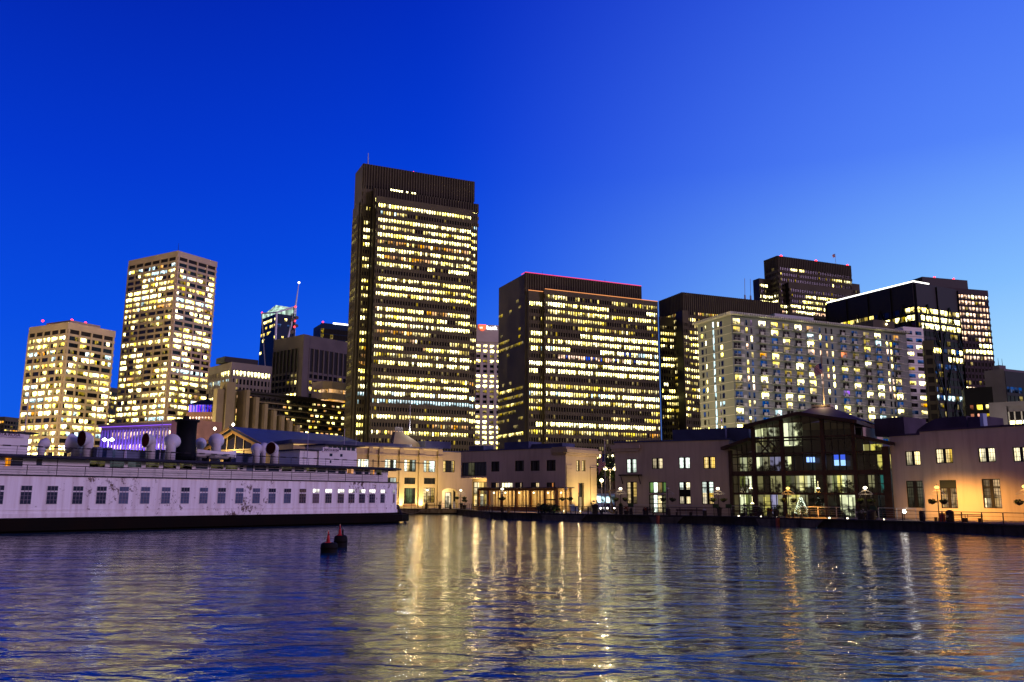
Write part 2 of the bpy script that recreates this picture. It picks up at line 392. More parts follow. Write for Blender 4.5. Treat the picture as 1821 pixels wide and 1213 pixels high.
CONC = mat('beige_concrete', (.46, .37, .25), .8, .08, .08); CONCD = mat('beige_concrete_core', (.10, .08, .06), .8, .1, .1)
BRN = mat('brown_precast', (.092, .082, .054), .75, .12, .1); CRN = mat('crown_brown', (.036, .030, .025), .8, .1, .1); BRND = mat('dark_core', (.02, .018, .018), .5, .1, .1)
GREY = mat('grey_precast', (.17, .15, .15), .8, .1, .1); BLKM = mat('black_steel', (.012, .012, .014), .45, .1, .3)
WHT = mat('white_stone', (.50, .46, .42), .75, .08, .1); REDL = glow('red_beacon', (1, .03, .05), 6); WHM = mat('white_mast', (.42, .46, .5), .5, .05, 1)
LOUV = mat('louvre_dark', (.022, .019, .018), .7, .2, .5)

# two beige office towers on the left
def beige(name, label, C, R, L, H, nl, nr, seed, p, fl):
    T = Tower(name, label, C, R, H, L=L); T.slab(0, T.W, -T.D, 0, H - .5)
    li = rowlit(seed, p, 'hhhwwwwwwwmmmmmcca', run=1.6, spread=.26, drop=.12, rows={0: (0, 'd'), 1: (.95, 'hw')})
    for k, (fr, n) in enumerate(((T.frt(0, T.W), nr), (T.fl_(0, -T.D, 0), nl))):
        T.wall(fr, H, fr.L / n, fl, li, fw=1.0, fd=.75, bh=1.6, bd=.5, top=4.0, face=k, trim=-.5 if k == 0 else .13, mech=1, sub=3)
        k0 = math.ceil(4.0 / fl); z = H - (k0 + 1) * fl
        for i in range(n):
            mb = MB(); w = fr.L / n; mb.box(fr, i * w + .6, (i + 1) * w - .6, -.05, .1, z + 1.61, z + fl); mb.build('louvre', LOUV, T.root)
    T.done(CONCD, CONC, CONC); return T
T = beige('office_tower', 'shorter beige concrete tower at the far left with red beacons on its roof', (122, 573), (204, 589), (53, 582), 112, 5, 4, 3, .66, 4.35)
T.core = MB(); T.core.box(T.fr, 6, T.W - 6, -T.D + 8, -7, T.H - .5, T.H + 3.2); T.core.build('roof_plant', CONC, T.root)
for a, o in ((2, -T.D * .75), (9, -10), (T.W - 15, -10)): beacon(T, a, o, T.H + 4, .8, REDL)
T = beige('office_tower', 'taller beige concrete tower with big square lit window bays beside the shorter one', (317, 446), (385, 466), (230, 461), 172, 6, 4, 5, .72, 4.15)
mast(T, 3, -4, T.H, 7, .2, BLKM)

# dark slab between them, low dark block at the edge
def plain(name, label, C, R, H, L=None, D=20, p=.3, pal='wwm', pitch=3.2, fl=3.8, seed=1, core=BRND, fin=BRN, band=BRN, fw=.5, fd=.3, bh=1.4, bd=.2, top=3., mech=0, run=3, left=True, right=False, lf=None, fintop=False, cat='tower', spread=.25):
    T = Tower(name, label, C, R, H, L=L, D=D, cat=cat); T.slab(0, T.W, -T.D, 0, H - .3); li = lf or rowlit(seed, p, pal, run=run, spread=spread)
    fs = [T.frt(0, T.W)] + ([T.fl_(0, -T.D, 0)] if left else []) + ([T.rt_(T.W, -T.D, 0)] if right else [])
    for k, fr in enumerate(fs): T.wall(fr, H, pitch, fl, li, fw, fd, bh, bd, top, k, trim=-bd if k == 0 else .13, mech=mech, fintop=fintop)
    return T.done(core, fin, band)
plain('office_block', 'dark office block squeezed between the two beige towers', (187, 688), (211, 691), 92, p=.45, pal='wmh', seed=9)
plain('office_block', 'low dark stepped block at the left edge behind the white ferry', (9, 741), (44, 745), 72, p=.12, pal='ma', seed=10)

# curved pale office block
T = Tower('office_block', 'grey office block with a dark roof box left of the slanted glass tower', (413, 644), (483, 652), 90, L=(373, 648))
T.slab(0, T.W, -T.D, 0, 89.6); T.core.box(T.fr, -T.W*.12, T.W * .72, -T.D * .5, -4, 90.2, 94)
li = rowlit(21, .14, 'hhc', run=7, spread=.2, rows={0: (.85, 'hw'), 1: (.75, 'hhw'), 4: (.5, 'h'), 7: (.4, 'wm')})
for k, fr in enumerate((T.frt(0, T.W), T.fl_(0, -T.D, 0))): T.wall(fr, 90, 2.6, 5.4, li, .9, .6, 2.0, .3, 4, k, trim=-.3 if k == 0 else .13)
T.done(BLKM, GREY, GREY)

# slanted glass tower with the lit crown and spire
def rotated(C, pxR, pxL, H, phi):
    """photo points for the right and left corners of a box turned by phi, corner C nearest"""
    c = Pz(*C, H); u = Vector((math.cos(phi), math.sin(phi), 0)); out = []
    for px, w in ((pxR, u), (pxL, Vector((-u.y, u.x, 0)))):
        d = ray(px, 600); e = Vector((d.y, -d.x, 0)); t = (CAM - c).dot(e) / w.dot(e); out.append(proj(c + w * t))
    return out
R_, L_ = rotated((492.5, 545), 523, 463.5, 214, math.radians(38))
T = Tower('glass_tower', 'slender dark blue glass tower with a lit glass crown, white braces and a tall spire', (492.5, 545), R_, 214, L=L_, cat='skyscraper')
fr, D, W = T.fr, T.D, T.W; FB = mat('blue_curtain_glass', (.010, .030, .075), .4, .25, .05, spec=.04); mb = MB()
P0 = [(-2, -D - 3), (0, 0), (W + 3, -2), (W + 2, -D - 3)]; P1 = [(0, -D), (0, 0), (W, 0), (W, -D)]
bot = [fr.p(a * 1.0, o + (6 if i in (1, 2) else 0), DECK) for i, (a, o) in enumerate(P0)]; topz = 206
tp = [fr.p(a, o, topz) for a, o in P1]
mb.add(bot + tp, [(0, 1, 5, 4), (1, 2, 6, 5), (2, 3, 7, 6), (3, 0, 4, 7), (4, 5, 6, 7)]); mb.build('curtain_wall', FB, T.root)
CRW = lit('lit_crown_glass', (.62, .95, .78), 1.2, 3, .4, 1.2, .25, False, (-.6, .6)); cm = MB()
pk = fr.p(W * .30, -D * .45, 220)
cm.quad([tp[0], tp[1], fr.p(0, 0, topz + .6), fr.p(0, -D, 213)]); cm.quad([tp[1], tp[2], fr.p(W, 0, 217), fr.p(0, 0, topz + .6)])
cm.quad([tp[0] + Vector((0, 0, 4)), tp[1] + Vector((0, 0, 1)), pk]); cm.quad([tp[1] + Vector((0, 0, 1)), fr.p(W, 0, 215), pk]); cm.build('crown', CRW, T.root)
PALEB = mat('pale_brace', (.80, .82, .82), .5, .05, 1)
def brace(p, q, r, m=PALEB):
    b = MB(); b.tube(p, q, r, 6); b.build('brace', m, T.root)
def on(a0, i, t): return bot[i] * (1 - t) + tp[i] * t
brace(tp[0] + Vector((0, 0, 7)), on(0, 1, .30), 1.2); brace(tp[1], on(0, 1, .5), 1.3); brace(fr.p(W, .5, 218), on(0, 1, .52), 1.2); brace(on(0, 1, .30), bot[1], .8)
brace(tp[1] + Vector((0, 0, 1)), fr.p(W, .4, 217), 1.1); brace(tp[1] + Vector((0, 0, 1)), tp[0] + Vector((0, 0, 7)), 1.0); brace(fr.p(W + .5, 0, 150), fr.p(W + .5, 0, 218), .8)
sp_ = MB(); sp_.tube(fr.p(W, -1, 215), fr.p(W + 3, -1, 246), 1.1, 6, .3); sp_.build('spire', PALEB, T.root); beacon(T, W + 3, -1, 246, 1.2, glow('white_tip', (1, 1, 1), 6)); beacon(T, 0, -D, 214, 1.0, REDL)
r = random.Random(4)
for k in range(26):
    z = 198 - k * 7.0
    for i, j, n in ((0, 1, 7), (1, 2, 7)):
        on_ = r.random() < .34; c = r.choice('wwmhs')
        for q in range(n):
            if (on_ and r.random() < .6) or r.random() < .05:
                t0, t1 = z / topz, (z + 3.4) / topz; u0, u1 = q / n + .02, (q + .9) / n
                def pp(u, t): return (bot[i] * (1 - t) + tp[i] * t) * (1 - u) + (bot[j] * (1 - t) + tp[j] * t) * u
                nn = (pp(1, t0) - pp(0, t0)).cross(Vector((0, 0, 1))).normalized() * .12
                T.w([pp(u0, t0) + nn, pp(u1, t0) + nn, pp(u1, t1) + nn, pp(u0, t1) + nn], c)
many('window', T.win, LM, T.root)

# dark blue tower with sloping lit top
T = Tower('glass_tower', 'dark blue glass tower with a sloping white lit roof edge peeping beside the tallest tower', (571, 574), (621, 579), 188, D=30)
T.slab(0, T.W, -30, 0, 187); li = rowlit(31, .3, 'wmhs', run=4, rows={0: (0, 'd'), 1: (0, 'd'), 2: (0, 'd')})
T.wall(T.frt(0, T.W), 188, 3.4, 6, li, .15, .1, .5, .1, 3); e = MB(); e.tube(T.fr.p(T.W * .42, .4, 188.6), T.fr.p(T.W + 6, .4, 188.4), .9, 5); e.build('roof_light', glow('white_strip', (.9, .95, 1), 3.5), T.root)
beacon(T, 2, 0, 189, 1, REDL); T.done(FB, BLKM, FB)

# dark gridded tower with corner pier, mast on its roof
T = Tower('office_tower', 'dark grey office tower with a tall louvred top and broad corner pier', (541, 595), (619, 609), 116, L=(488, 600))
T.slab(0, T.W, -T.D, 0, 115.5); GD = mat('dark_precast', (.115, .10, .10), .8, .1, .1)
li = rowlit(33, .05, 'ml', run=5, spread=.06, rows={10: (.9, 'wm'), 11: (.1, 'm'), 12: (.9, 'wwm'), 4: (.12, 'o'), 8: (.3, 'm'), 9: (.2, 'w'), 14: (.2, 'w'), 15: (.5, 'm')})
for k, fr in enumerate((T.frt(4.5, T.W), T.fl_(0, -T.D, -4.5))): T.wall(fr, 116, 4.2 if k == 0 else 4.4, 4.6, li, .9, .75, 1.7, .35, 5, k, mech=4)
T.bands.box(T.fr, -.6, 4.4, -4.4, .6, 8, 116.2); T.done(BLKM, GD, GD)
TM = root('lattice_mast', T.fr.p(3, -18, 116), 'dark antenna mast with dish drums and red lights on the dark grey tower roof', 'antenna mast'); mb = MB()
for dx, dy in ((0, 0), (2.2, 0), (0, 2.2), (2.2, 2.2)): mb.tube(T.fr.p(2 + dx, -19 + dy, 115.5), T.fr.p(2 + dx, -19 + dy, 134), .22, 5)
for i in range(9):
    z = 116 + i * 2
    mb.tube(T.fr.p(2, -16.8, z), T.fr.p(4.2, -16.8, z + 2), .14, 4); mb.tube(T.fr.p(2, -16.8, z + 2), T.fr.p(4.2, -19, z), .14, 4)
mb.tube(T.fr.p(3, -18, 134), T.fr.p(3, -18, 139), .2, 5); mb.build('lattice', BLKM, TM)
for z, a in ((120, 1.4), (125, 4.6), (129, 1.4), (131, 4.6)):
    d_ = MB(); d_.lathe(T.fr.p(a, -16.4, z), [(1.3, 0), (1.3, 1.1), (.2, 1.2)], 10, T.fr.n); d_.build('dish', GD, TM)
for z in (124, 128.5, 139):
    d_ = MB(); d_.lathe(T.fr.p(3, -16, z), [(0, -.9), (.9, 0), (0, .9)], 8); d_.build('beacon', REDL, TM)

# the tallest tower, stepped slabs
EC = dict(fw=.50, fd=.55, bh=1.85, bd=.4)
T = Tower('office_tower', 'tallest dark brown stepped slab tower in the centre with rows of lit windows', (647, 291), (843, 323.5), 174, L=(633.5, 301), cat='skyscraper')
W = T.W; fl = 3.86
X = lambda px, py, off=0: T.fr.hit(px, py, off)
a2, z2 = X(665.5, 335, 4); a3, z3 = X(672, 349, 8); _, zr = X(833, 383, 8); ab = X(836, 600, 8)[0]
zl = X(630, 356)[1]
rows = {0: (0, 'd'), 1: (0, 'd'), 2: (0, 'd'), 3: (.0, 'd'), 4: (0, 'd'), 5: (.97, 'hhw'), 6: (.85, 'hw'), 7: (.55, 'mwc'), 8: (.85, 'hw'), 9: (.8, 'wwm'), 10: (.9, 'hw'), 15: (.02, 'd'), 19: (.06, 'b'), 31: (.95, 'cch'), 32: (.9, 'cc'), 33: (.06, 'm'), 37: (.02, 'd'), 38: (.08, 'cg'), 39: (.92, 'hw'), 40: (.9, 'wh')}
li0 = rowlit(41, .80, 'hwwwwmma', run=9, spread=.18, rows=rows, drop=.09); rr = random.Random(77)
def li(k, c, f=0):
    if f == 5: return 'h' if k == 3 and (9 < c < 15 or c in (16, 18, 19)) else 'd'
    return li0(k, c, f)
T.slab(0, W, -T.D, 0, 173.6); T.wall(T.frt(0, W), 174, 1.45, fl, li, top=7.8, face=5, fintop=True, z0=zr - 6, trim=-.4, **EC)
T.slab(a2, W + .9, 0, 4, z2); T.wall(T.frt(a2, W + .9, 4), z2, 1.45, fl, li, top=3, face=1, trim=-.4, fintop=True, z0=z3 - 8, **EC)
T.wall(T.frt(ab, W + .9, 4), z3, 1.45, fl, li, top=4, face=1, **EC); T.wall(T.frt(a2 + .1, a3, 4), z3, 1.3, fl, li, top=4, face=1, **EC)
T.slab(a3, ab, 4, 8, z3); T.wall(T.frt(a3, ab, 8), z3, 1.45, fl, li, top=.9, face=2, trim=-.4, fintop=False, **EC)
T.wall(T.frt(.5, a2, .0), z3 + 4, 1.45, fl, li, top=6, face=3, **EC)
ob = -T.D * .95; al = T.fr.hit(629.5, 356, ob)[0]; T.slab(al, 0, ob, -2.2, zl); T.wall(T.fl_(al, ob, -2.2), zl, 1.6, fl, li, top=3, face=4, **EC)
T.wall(T.fl_(0, -T.D, -.1), 174, 1.6, fl, li, top=26, face=4, **EC)
T.done(BRND, BRN, BRN)
mast(T, X(657, 291)[0], -3, 174, 7.5, .35, WHM, None); beacon(T, X(738, 304)[0], -2, 174.6, .6, REDL)

# white finned tower with the bank sign
T = Tower('office_tower', 'white finned office tower with an illuminated bank sign at its top between two dark towers', (842, 577), (893, 579.5), 134, D=25)
T.slab(-20, T.W, -25, 0, 133.5); T.bands.box(T.fr, -20, T.W, -.1, 1.0, 120.5, 134); rows = {i: (.25, 'ml') for i in (6, 8, 9, 13, 14, 18, 24, 25, 26)}
li = rowlit(51, .88, 'hwwh', run=8, spread=.15, rows=rows); T.wall(T.frt(-20, T.W), 120.6, 5.2, 3.9, li, 2.2, .9, 1.7, .2, 1.0)
T.done(BLKM, WHT, WHT)
a0, zs = T.fr.hit(851.5, 582.3, 1.1); hs = T.fr.hit(851, 577.3, 1.1)[1] - T.fr.hit(851, 588, 1.1)[1]; wd = T.fr.hit(864, 582)[0] - T.fr.hit(851.5, 582)[0]
mb = MB(); mb.extr(T.fr, [(a0, zs + hs * .5), (a0, zs - hs * .1), (a0 + wd * .25, zs - hs * .42), (a0 + wd * .5, zs - hs * .55), (a0 + wd * .75, zs - hs * .42), (a0 + wd, zs - hs * .1), (a0 + wd, zs + hs * .5)], 1.0, 1.5)
sg = mb.build('sign', glow('red_sign', (1, .10, .04), 2.6), T.root)
SW = glow('white_sign', (.95, .97, 1), 4.0)
text('lettering', 'us', T.fr, a0 + wd * .1, zs - hs * .16, 1.62, hs * .40, glow('sign_red_letters', (1, .75, .6), 3.5), sg, .05)
text('lettering', 'bank', T.fr, a0 + wd * 1.08, zs - hs * .26, 1.3, hs * .66, SW, sg, .05)

# broad tower with red roof lines
T = Tower('office_tower', 'broad brown stepped office tower with thin red and orange light lines along its roof', (934, 485), (1139.5, 509.5), 126, L=(887, 524))
W, D = T.W, T.D; X = T.fr.hit; aL = X(968.5, 515, 5)[0]; zL = X(968.5, 514.6, 5)[1]; aR = X(1168.5, 537, 5)[0]; zM = X(950, 518, 2.5)[1]; aS = X(939, 520, 2.5)[0]
rows = {k: (.9, 'wwh') for k in range(2, 3)}; rows.update({3: (.55, 'mw'), 4: (.7, 'wmh'), 5: (.6, 'wm'), 6: (.4, 'mm'), 7: (.6, 'mwa'), 8: (.9, 'hhw'), 9: (.97, 'wh'), 10: (.75, 'hcob'), 11: (.6, 'hkb'), 12: (.95, 'hh'), 13: (.97, 'h'), 14: (.02, 'd'), 15: (.8, 'wm'), 16: (.8, 'wchc'), 17: (.8, 'wm'), 18: (.35, 'm'), 19: (.45, 'mm'), 20: (.85, 'wh'), 21: (.75, 'wma'), 22: (.5, 'ma'), 23: (.55, 'mwa'), 24: (.97, 'h'), 25: (.97, 'h')})
li = rowlit(61, .7, 'wwmmha', run=7, rows=rows, drop=.08); fl = 4.15
T.slab(0, W, -D, 0, 125.6); T.wall(T.frt(0, W), 126, 1.55, fl, li, top=10, face=0, fintop=True, z0=zM - 6, trim=-.4, **EC)
T.slab(aS, W + 2, 0, 2.5, zM); T.wall(T.frt(aS, aL, 2.5), zM, 1.5, fl, li, top=3.5, face=1, **EC)
T.slab(aL, aR, -6, 5, zL); T.wall(T.frt(aL, aR, 5), zL, 1.55, fl, li, top=2.2, face=2, trim=-.4, **EC)
lf = rowlit(64, .22, 'lllm', run=9, spread=.2)  # dim glowing panes imitate blurred reflections on the glassy side wall
TL = T.fl_(0, -D, 0); k = 3
while T.H - (k + 1) * fl > 12:
    z = T.H - (k + 1) * fl
    for c in range(int(TL.L / 3.2)):
        q = lf(k, c)
        if q != 'd': T.w([TL.p(c * 3.2, .03, z + 1.6), TL.p(c * 3.2 + 3.0, .03, z + 1.6), TL.p(c * 3.2 + 3.0, .03, z + 3.4), TL.p(c * 3.2, .03, z + 3.4)], q)
    k += 1
T.done(mat('bronze_glass_wall', (.085, .072, .05), .7, .15, .08), BRN, BRN)
e = MB(); e.tube(T.fr.p(0, .5, 126.2), T.fr.p(W, .5, 126.2), .2, 5); e.tube(T.fr.p(0, .5, 126.2), T.fr.p(0, -5, 126.2), .2, 5); e.build('roof_light', glow('red_line', (1, .05, .10), 1.3), T.root)
e = MB(); e.tube(T.fr.p(aL, 5.5, zL + .2), T.fr.p(aR, 5.5, zL + .2), .2, 5); e.tube(T.fr.p(aS, 3, zM + .2), T.fr.p(aL, 3, zM + .2), .2, 5); e.build('roof_light', glow('orange_line', (1, .36, .12), 1.2), T.root)
e = MB(); e.tube(T.fr.p(aR + .3, 5.4, 30), T.fr.p(aR + .3, 5.4, zL), .3, 5); e.build('edge_light', glow('blue_line', (.12, .3, 1), .45), T.root)
mast(T, 12, -3, 126, 3, .15, BLKM); mast(T, W * .7, -3, 126, 2.5, .2, BLKM); mast(T, W * .25, -3, 126, 2, .3, BLKM)

# dark tower behind the apartment block
T = Tower('office_tower', 'dark brown stepped tower standing behind the left end of the apartment block', (1213, 520), (1384, 538.5), 126, L=(1198, 524.5))
W, D = T.W, T.D; X = T.fr.hit; li = rowlit(71, .85, 'wwmmh', run=4, spread=.25, drop=.12, rows={2: (.1, 'm'), 3: (.75, 'mma'), 4: (.35, 'mw'), 5: (.4, 'mw'), 20: (.05, 'm'), 21: (.15, 'm'), 25: (.1, 'm'), 26: (.1, 'm'), 27: (.05, 'l')})
T.slab(0, W, -26, 0, 125.6); T.wall(T.frt(0, W), 126, 1.5, 3.9, li, top=9.5, face=0, fintop=True, trim=-.4, **EC); T.wall(T.fl_(0, -26, -.1), 126, 1.6, 3.9, li, top=9, face=1, fintop=True, **EC)
za = X(1172, 563, -10)[1]; a_ = X(1172, 563, -10)[0]; T.slab(a_, 0, -30, -10, za); T.wall(T.frt(a_, -.1, -10), za, 1.6, 3.9, li, top=4, face=2, **EC)
T.slab(-2.5, 2, -4, 3, za + 2); T.wall(T.frt(-2.5, 2, 3), za + 2, 1.5, 3.9, li, top=4, face=3, **EC)
T.done(BRND, BRN, BRN)
for px in (1325, 1335):
    TA = root('antenna', T.fr.p(X(px, 531, -8)[0], -8, 126), '%s of two thin whip antennas on the roof of the dark stepped tower' % ('left' if px < 1330 else 'right'), 'antenna'); mb = MB(); a = X(px, 531, -8)[0]
    mb.tube(T.fr.p(a, -8, 125), T.fr.p(a, -8, 131), .55, 6); mb.build('base', WHM, TA); mb = MB(); mb.tube(T.fr.p(a, -8, 131), T.fr.p(a + .4, -8, 142), .16, 5); mb.build('whip', WHM, TA)

# distant tall stepped tower with red beacons
T = Tower('office_tower', 'distant dark stepped tower with red roof beacons and a flag above the apartment block', (1382, 455), (1512.5, 473), 174, L=(1358.5, 459))
W, D = T.W, T.D; X = T.fr.hit; fl = 4.0
li = rowlit(81, .6, 'hwwhk', run=6, spread=.3, drop=.1, rows={2: (.15, 'w'), 3: (.25, 'w'), 4: (.05, 'w'), 5: (.4, 'hw'), 6: (.05, 'm'), 7: (.65, 'hw'), 8: (.75, 'hw'), 9: (.95, 'hw'), 10: (.9, 'hhk'), 11: (.0, 'd'), 12: (.9, 'ka'), 13: (.95, 'hk'), 14: (.9, 'k')})
T.slab(0, W, -D, 0, 173.6); T.wall(T.frt(0, W), 174, 1.6, fl, li, top=7.5, face=0, fintop=True, trim=-.4, **EC); T.wall(T.fl_(0, -D, -.1), 174, 1.6, fl, li, top=8, face=1, fintop=True, **EC)
zs = X(1528, 506, -8)[1]; ar_ = X(1528, 506, -8)[0]; T.slab(W, ar_, -D, -8, zs); T.wall(T.frt(W + .1, ar_, -8), zs, 1.6, fl, li, top=3, face=2, **EC)
zs = X(1349, 495, -8)[1]; al = X(1349, 495, -8)[0]; T.slab(al, 0, -D, -8, zs); T.wall(T.frt(al, -.1, -8), zs, 1.6, fl, li, top=4, face=3, **EC)
zs = X(1372, 472)[1] - 12; T.slab(6, W - 5, 0, 3.5, zs); T.wall(T.frt(6, W - 5, 3.5), zs, 1.6, fl, li, top=3, face=0, trim=-.4, **EC)
T.done(BRND, BRN, BRN)
for px, py in ((1389, 455), (1451, 464), (1507, 472)): beacon(T, X(px, py, -2)[0], -2, 174.9, .9, REDL)
mast(T, X(1486, 465, -6)[0], -6, 174, 10, .18, WHM)
def flag(name, label, P, u, w, h, stripes=True, droop=.35, seed=0, canton=True):
    """hanging national flag: striped field with a blue canton, rippled cloth"""
    mb = MB(); nx, nz = 8, 13; z = Vector((0, 0, 1)); nn = Vector((u.y, -u.x, 0))
    def q(i, j):
        x = i / nx; return Vector(P) + u * (w * x * (1 - droop * .5)) - z * (h * j / nz + droop * w * x * x) + nn * (.10 * w * math.sin(x * 7 + j * .35 + seed))
    for i in range(nx):
        for j in range(nz): mb.quad([q(i, j + 1), q(i + 1, j + 1), q(i + 1, j), q(i, j)], 2 if (canton and i < 3 and j < 7) else (j % 2))
    o = mb.build(name, FLAGM, None, loc=P, smooth=True); tag(o, label, 'flag'); return o
FLAGM = [mat('flag_red', (.55, .05, .06), .8, .1), mat('flag_white', (.75, .7, .68), .8, .05), mat('flag_blue', (.03, .05, .22), .8, .1)]
a = X(1486, 465, -6)[0]; flag('flag', 'tiny flag on the distant tower with red roof beacons', T.fr.p(a, -6, 184), T.fr.u * -1, 3.2, 2.6)

# dark braced tower with white roof line
T = Tower('office_tower', 'black cross braced tower with a bright white line round its roof', (1625, 504), (1702, 517.5), 121, L=(1469, 546))
W, D = T.W, T.D; fl = 4.4; li = rowlit(91, .8, 'hwwwm', run=4, spread=.12, drop=.12, rows={3: (.9, 'wm'), 4: (.9, 'wh'), 5: (.92, 'hw'), 6: (.6, 'wms'), 7: (.75, 'wsh'), 8: (.7, 'ws'), 9: (.6, 'sw'), 18: (.85, 'wh'), 19: (.8, 'wa'), 10: (.2, 's'), 11: (.25, 'ws'), 12: (.1, 's'), 13: (.1, 's'), 14: (.6, 'cs'), 15: (.15, 's'), 16: (.5, 'cm'), 17: (.2, 's')})
BLG = glassd('black_blue_glass', (.010, .022, .06), .1)
T.slab(0, W, -D, 0, 121)
for k, fr in enumerate((T.frt(0, W), T.fl_(0, -D, 0))): T.wall(fr, 121, 3.4, fl, li, .35, .25, 1.5, .15, 11, k, trim=.2)
T.done(BLG, BLKM, BLKM)
for fr, n in ((T.frt(0, W), 2), (T.fl_(0, -D, 0), 4)):
    w = fr.L / n; hh = fl * 6
    for j in range(4):
        zt = 110 - j * hh
        for i in range(n):
            b = MB(); b.tube(fr.p(i * w + .2, .75, zt - hh), fr.p(i * w + w / 2, .75, zt), .42, 4); b.tube(fr.p((i + 1) * w - .2, .75, zt - hh), fr.p(i * w + w / 2, .75, zt), .42, 4); b.build('brace', BLKM, T.root)
    b = MB()
    for i in range(n + 1): b.box(fr, max(.3, i * w - .4), min(fr.L - .3, i * w + .4), .1, .9, 8, 121)
    b.build('column', BLKM, T.root)
e = MB(); e.tube(T.fr.p(1, -1, 122.6), T.fr.p(1, -D, 122.6), .4, 6); e.tube(T.fr.p(1, -1, 122.6), T.fr.p(W * .38, -1, 122.6), .4, 6); e.build('roof_light', glow('white_roof_line', (1, .97, .9), 3), T.root)
e = MB(); e.box(T.fr, .5, W - .5, -D, -.5, 121, 122); e.build('roof_edge', BLKM, T.root)

# dark tower at right with a square window grid
T = Tower('office_tower', 'dark tower on the right with a grid of small square orange white windows', (1656, 509), (1755.5, 517), 142, D=36)
W = T.W; li = rowlit(95, .82, 'hhkkwk', run=5, spread=.12, drop=.14, rows={13: (0, 'd'), 14: (0, 'd'), 12: (.2, 'k'), 15: (.35, 'k'), 17: (.5, 'aak'), 0: (.4, 'w')})
T.slab(0, W, -36, 0, 141.6); T.slab(-4, W * .72, -30, -3, 149); T.wall(T.frt(0, W), 142, W / 16, 4.15, li, .85, .3, 1.6, .3, 1.2, 0, trim=-.3); T.wall(T.rt_(W, -36, 0), 142, 3, 4.15, li, .85, .3, 1.6, .3, 1.2, 1)
T.done(BRND, mat('dark_red_stone', (.045, .028, .03), .6, .1, .1), mat('dark_red_stone_band', (.04, .026, .03), .6, .1, .1))
for px in (1662, 1696): beacon(T, T.fr.hit(px, 497, -4)[0], -4, 149.5, .7, REDL)

# low blocks at the right edge
GW = mat('grey_render', (.15, .13, .15), .85, .1, .2)
T = Tower('office_block', 'blank grey wall block at the right edge with a glassy right half', (1785, 655.5), (1835, 661), 55, L=(1750, 661.5), cat='building'); T.slab(0, T.W, -T.D, 0, 55); T.slab(2, 6, -6, -3, 57)
li = rowlit(97, .5, 'hcsm', run=2, rows={0: (0, 's'), 1: (0, 's')}); T.wall(T.frt(0, T.W), 54, 2.5, 3.6, li, .3, .2, 1.2, .2, 6, 0); T.done(GW, BLKM, BLKM); mast(T, 3, -4, 57, 3, .12, BLKM); mast(T, 5.5, -4, 57, 3, .12, BLKM)
plain('apartment_house', 'small block with orange lit windows below the square window tower', (1715, 690), (1763, 688), 46, D=14, p=.75, pal='aaom', pitch=3.4, fl=3.4, seed=99, fw=1.2, bh=1.5, run=1, top=4, spread=.1, fin=BLKM, band=BLKM, cat='building')
T = Tower('office_block', 'low grey framed glass building with white fins at the right edge', (1768, 718), (1840, 714), 34, D=20, cat='building'); T.slab(0, T.W, -20, 0, 34); T.bands.box(T.fr, -1.5, T.W, -.1, .8, 32.9, 34.3); T.bands.box(T.fr, -1.5, 3.5, -.12, .82, 8, 32.9)
T.wall(T.frt(3.6, T.W), 32.9, 1.9, 2.9, rowlit(98, .02, 'm', rows={2: (1, 'hc'), 1: (.1, 'g')}), .35, .5, .3, .1, .3, 0); T.done(BLKM, WHT, GW)
# ---------------------------------------------------------------- apartment block with balconies
T = Tower('apartment_block', 'long pale concrete apartment block with balconies and a bright vertical stair window', (1300, 557), (1611, 591), 72, L=(1240, 575), cat='building')
W, D, H = T.W, T.D, T.H; fr = T.fr; APT = mat('pale_apartment_wall', (.21, .235, .20), .85, .08, .1); APD = mat('balcony_concrete', (.46, .46, .39), .85, .08, .2); fl = 3.08
T.slab(0, W, -D, 0, H - .8); fL = T.fl_(0, -D, 0)
ov = MB(); ov.box(fr, -1.6, W + .5, -D - 1.2, 1.6, H - .6, H + .35)
for i in range(int(W / 1.1)): ov.box(fr, i * 1.1, i * 1.1 + .45, 1.6, 2.0, H - .55, H + .1)
for i in range(int(D / 1.1)): ov.box(fL, i * 1.1, i * 1.1 + .45, 1.6, 2.0, H - .55, H + .1)
ov.build('roof_slab', APD, T.root)
r = random.Random(5); balc = []; XX = [fr.hit(p, 660)[0] for p in (1313, 1359, 1381, 1401.5, 1423, 1444.5, 1503, 1524, 1545, 1565, 1597)]
XN = [fr.hit(p, 660)[0] for p in (1331, 1339.5, 1462, 1473, 1483, 1581, 1587.5)]
bays = []; hline = MB()
def apt(): return r.choices('dsbsdwhkmcaopl', (16, 26, 1, 8, 3, 9, 11, 2, 9, 4, 3, .6, .6, 6))[0]
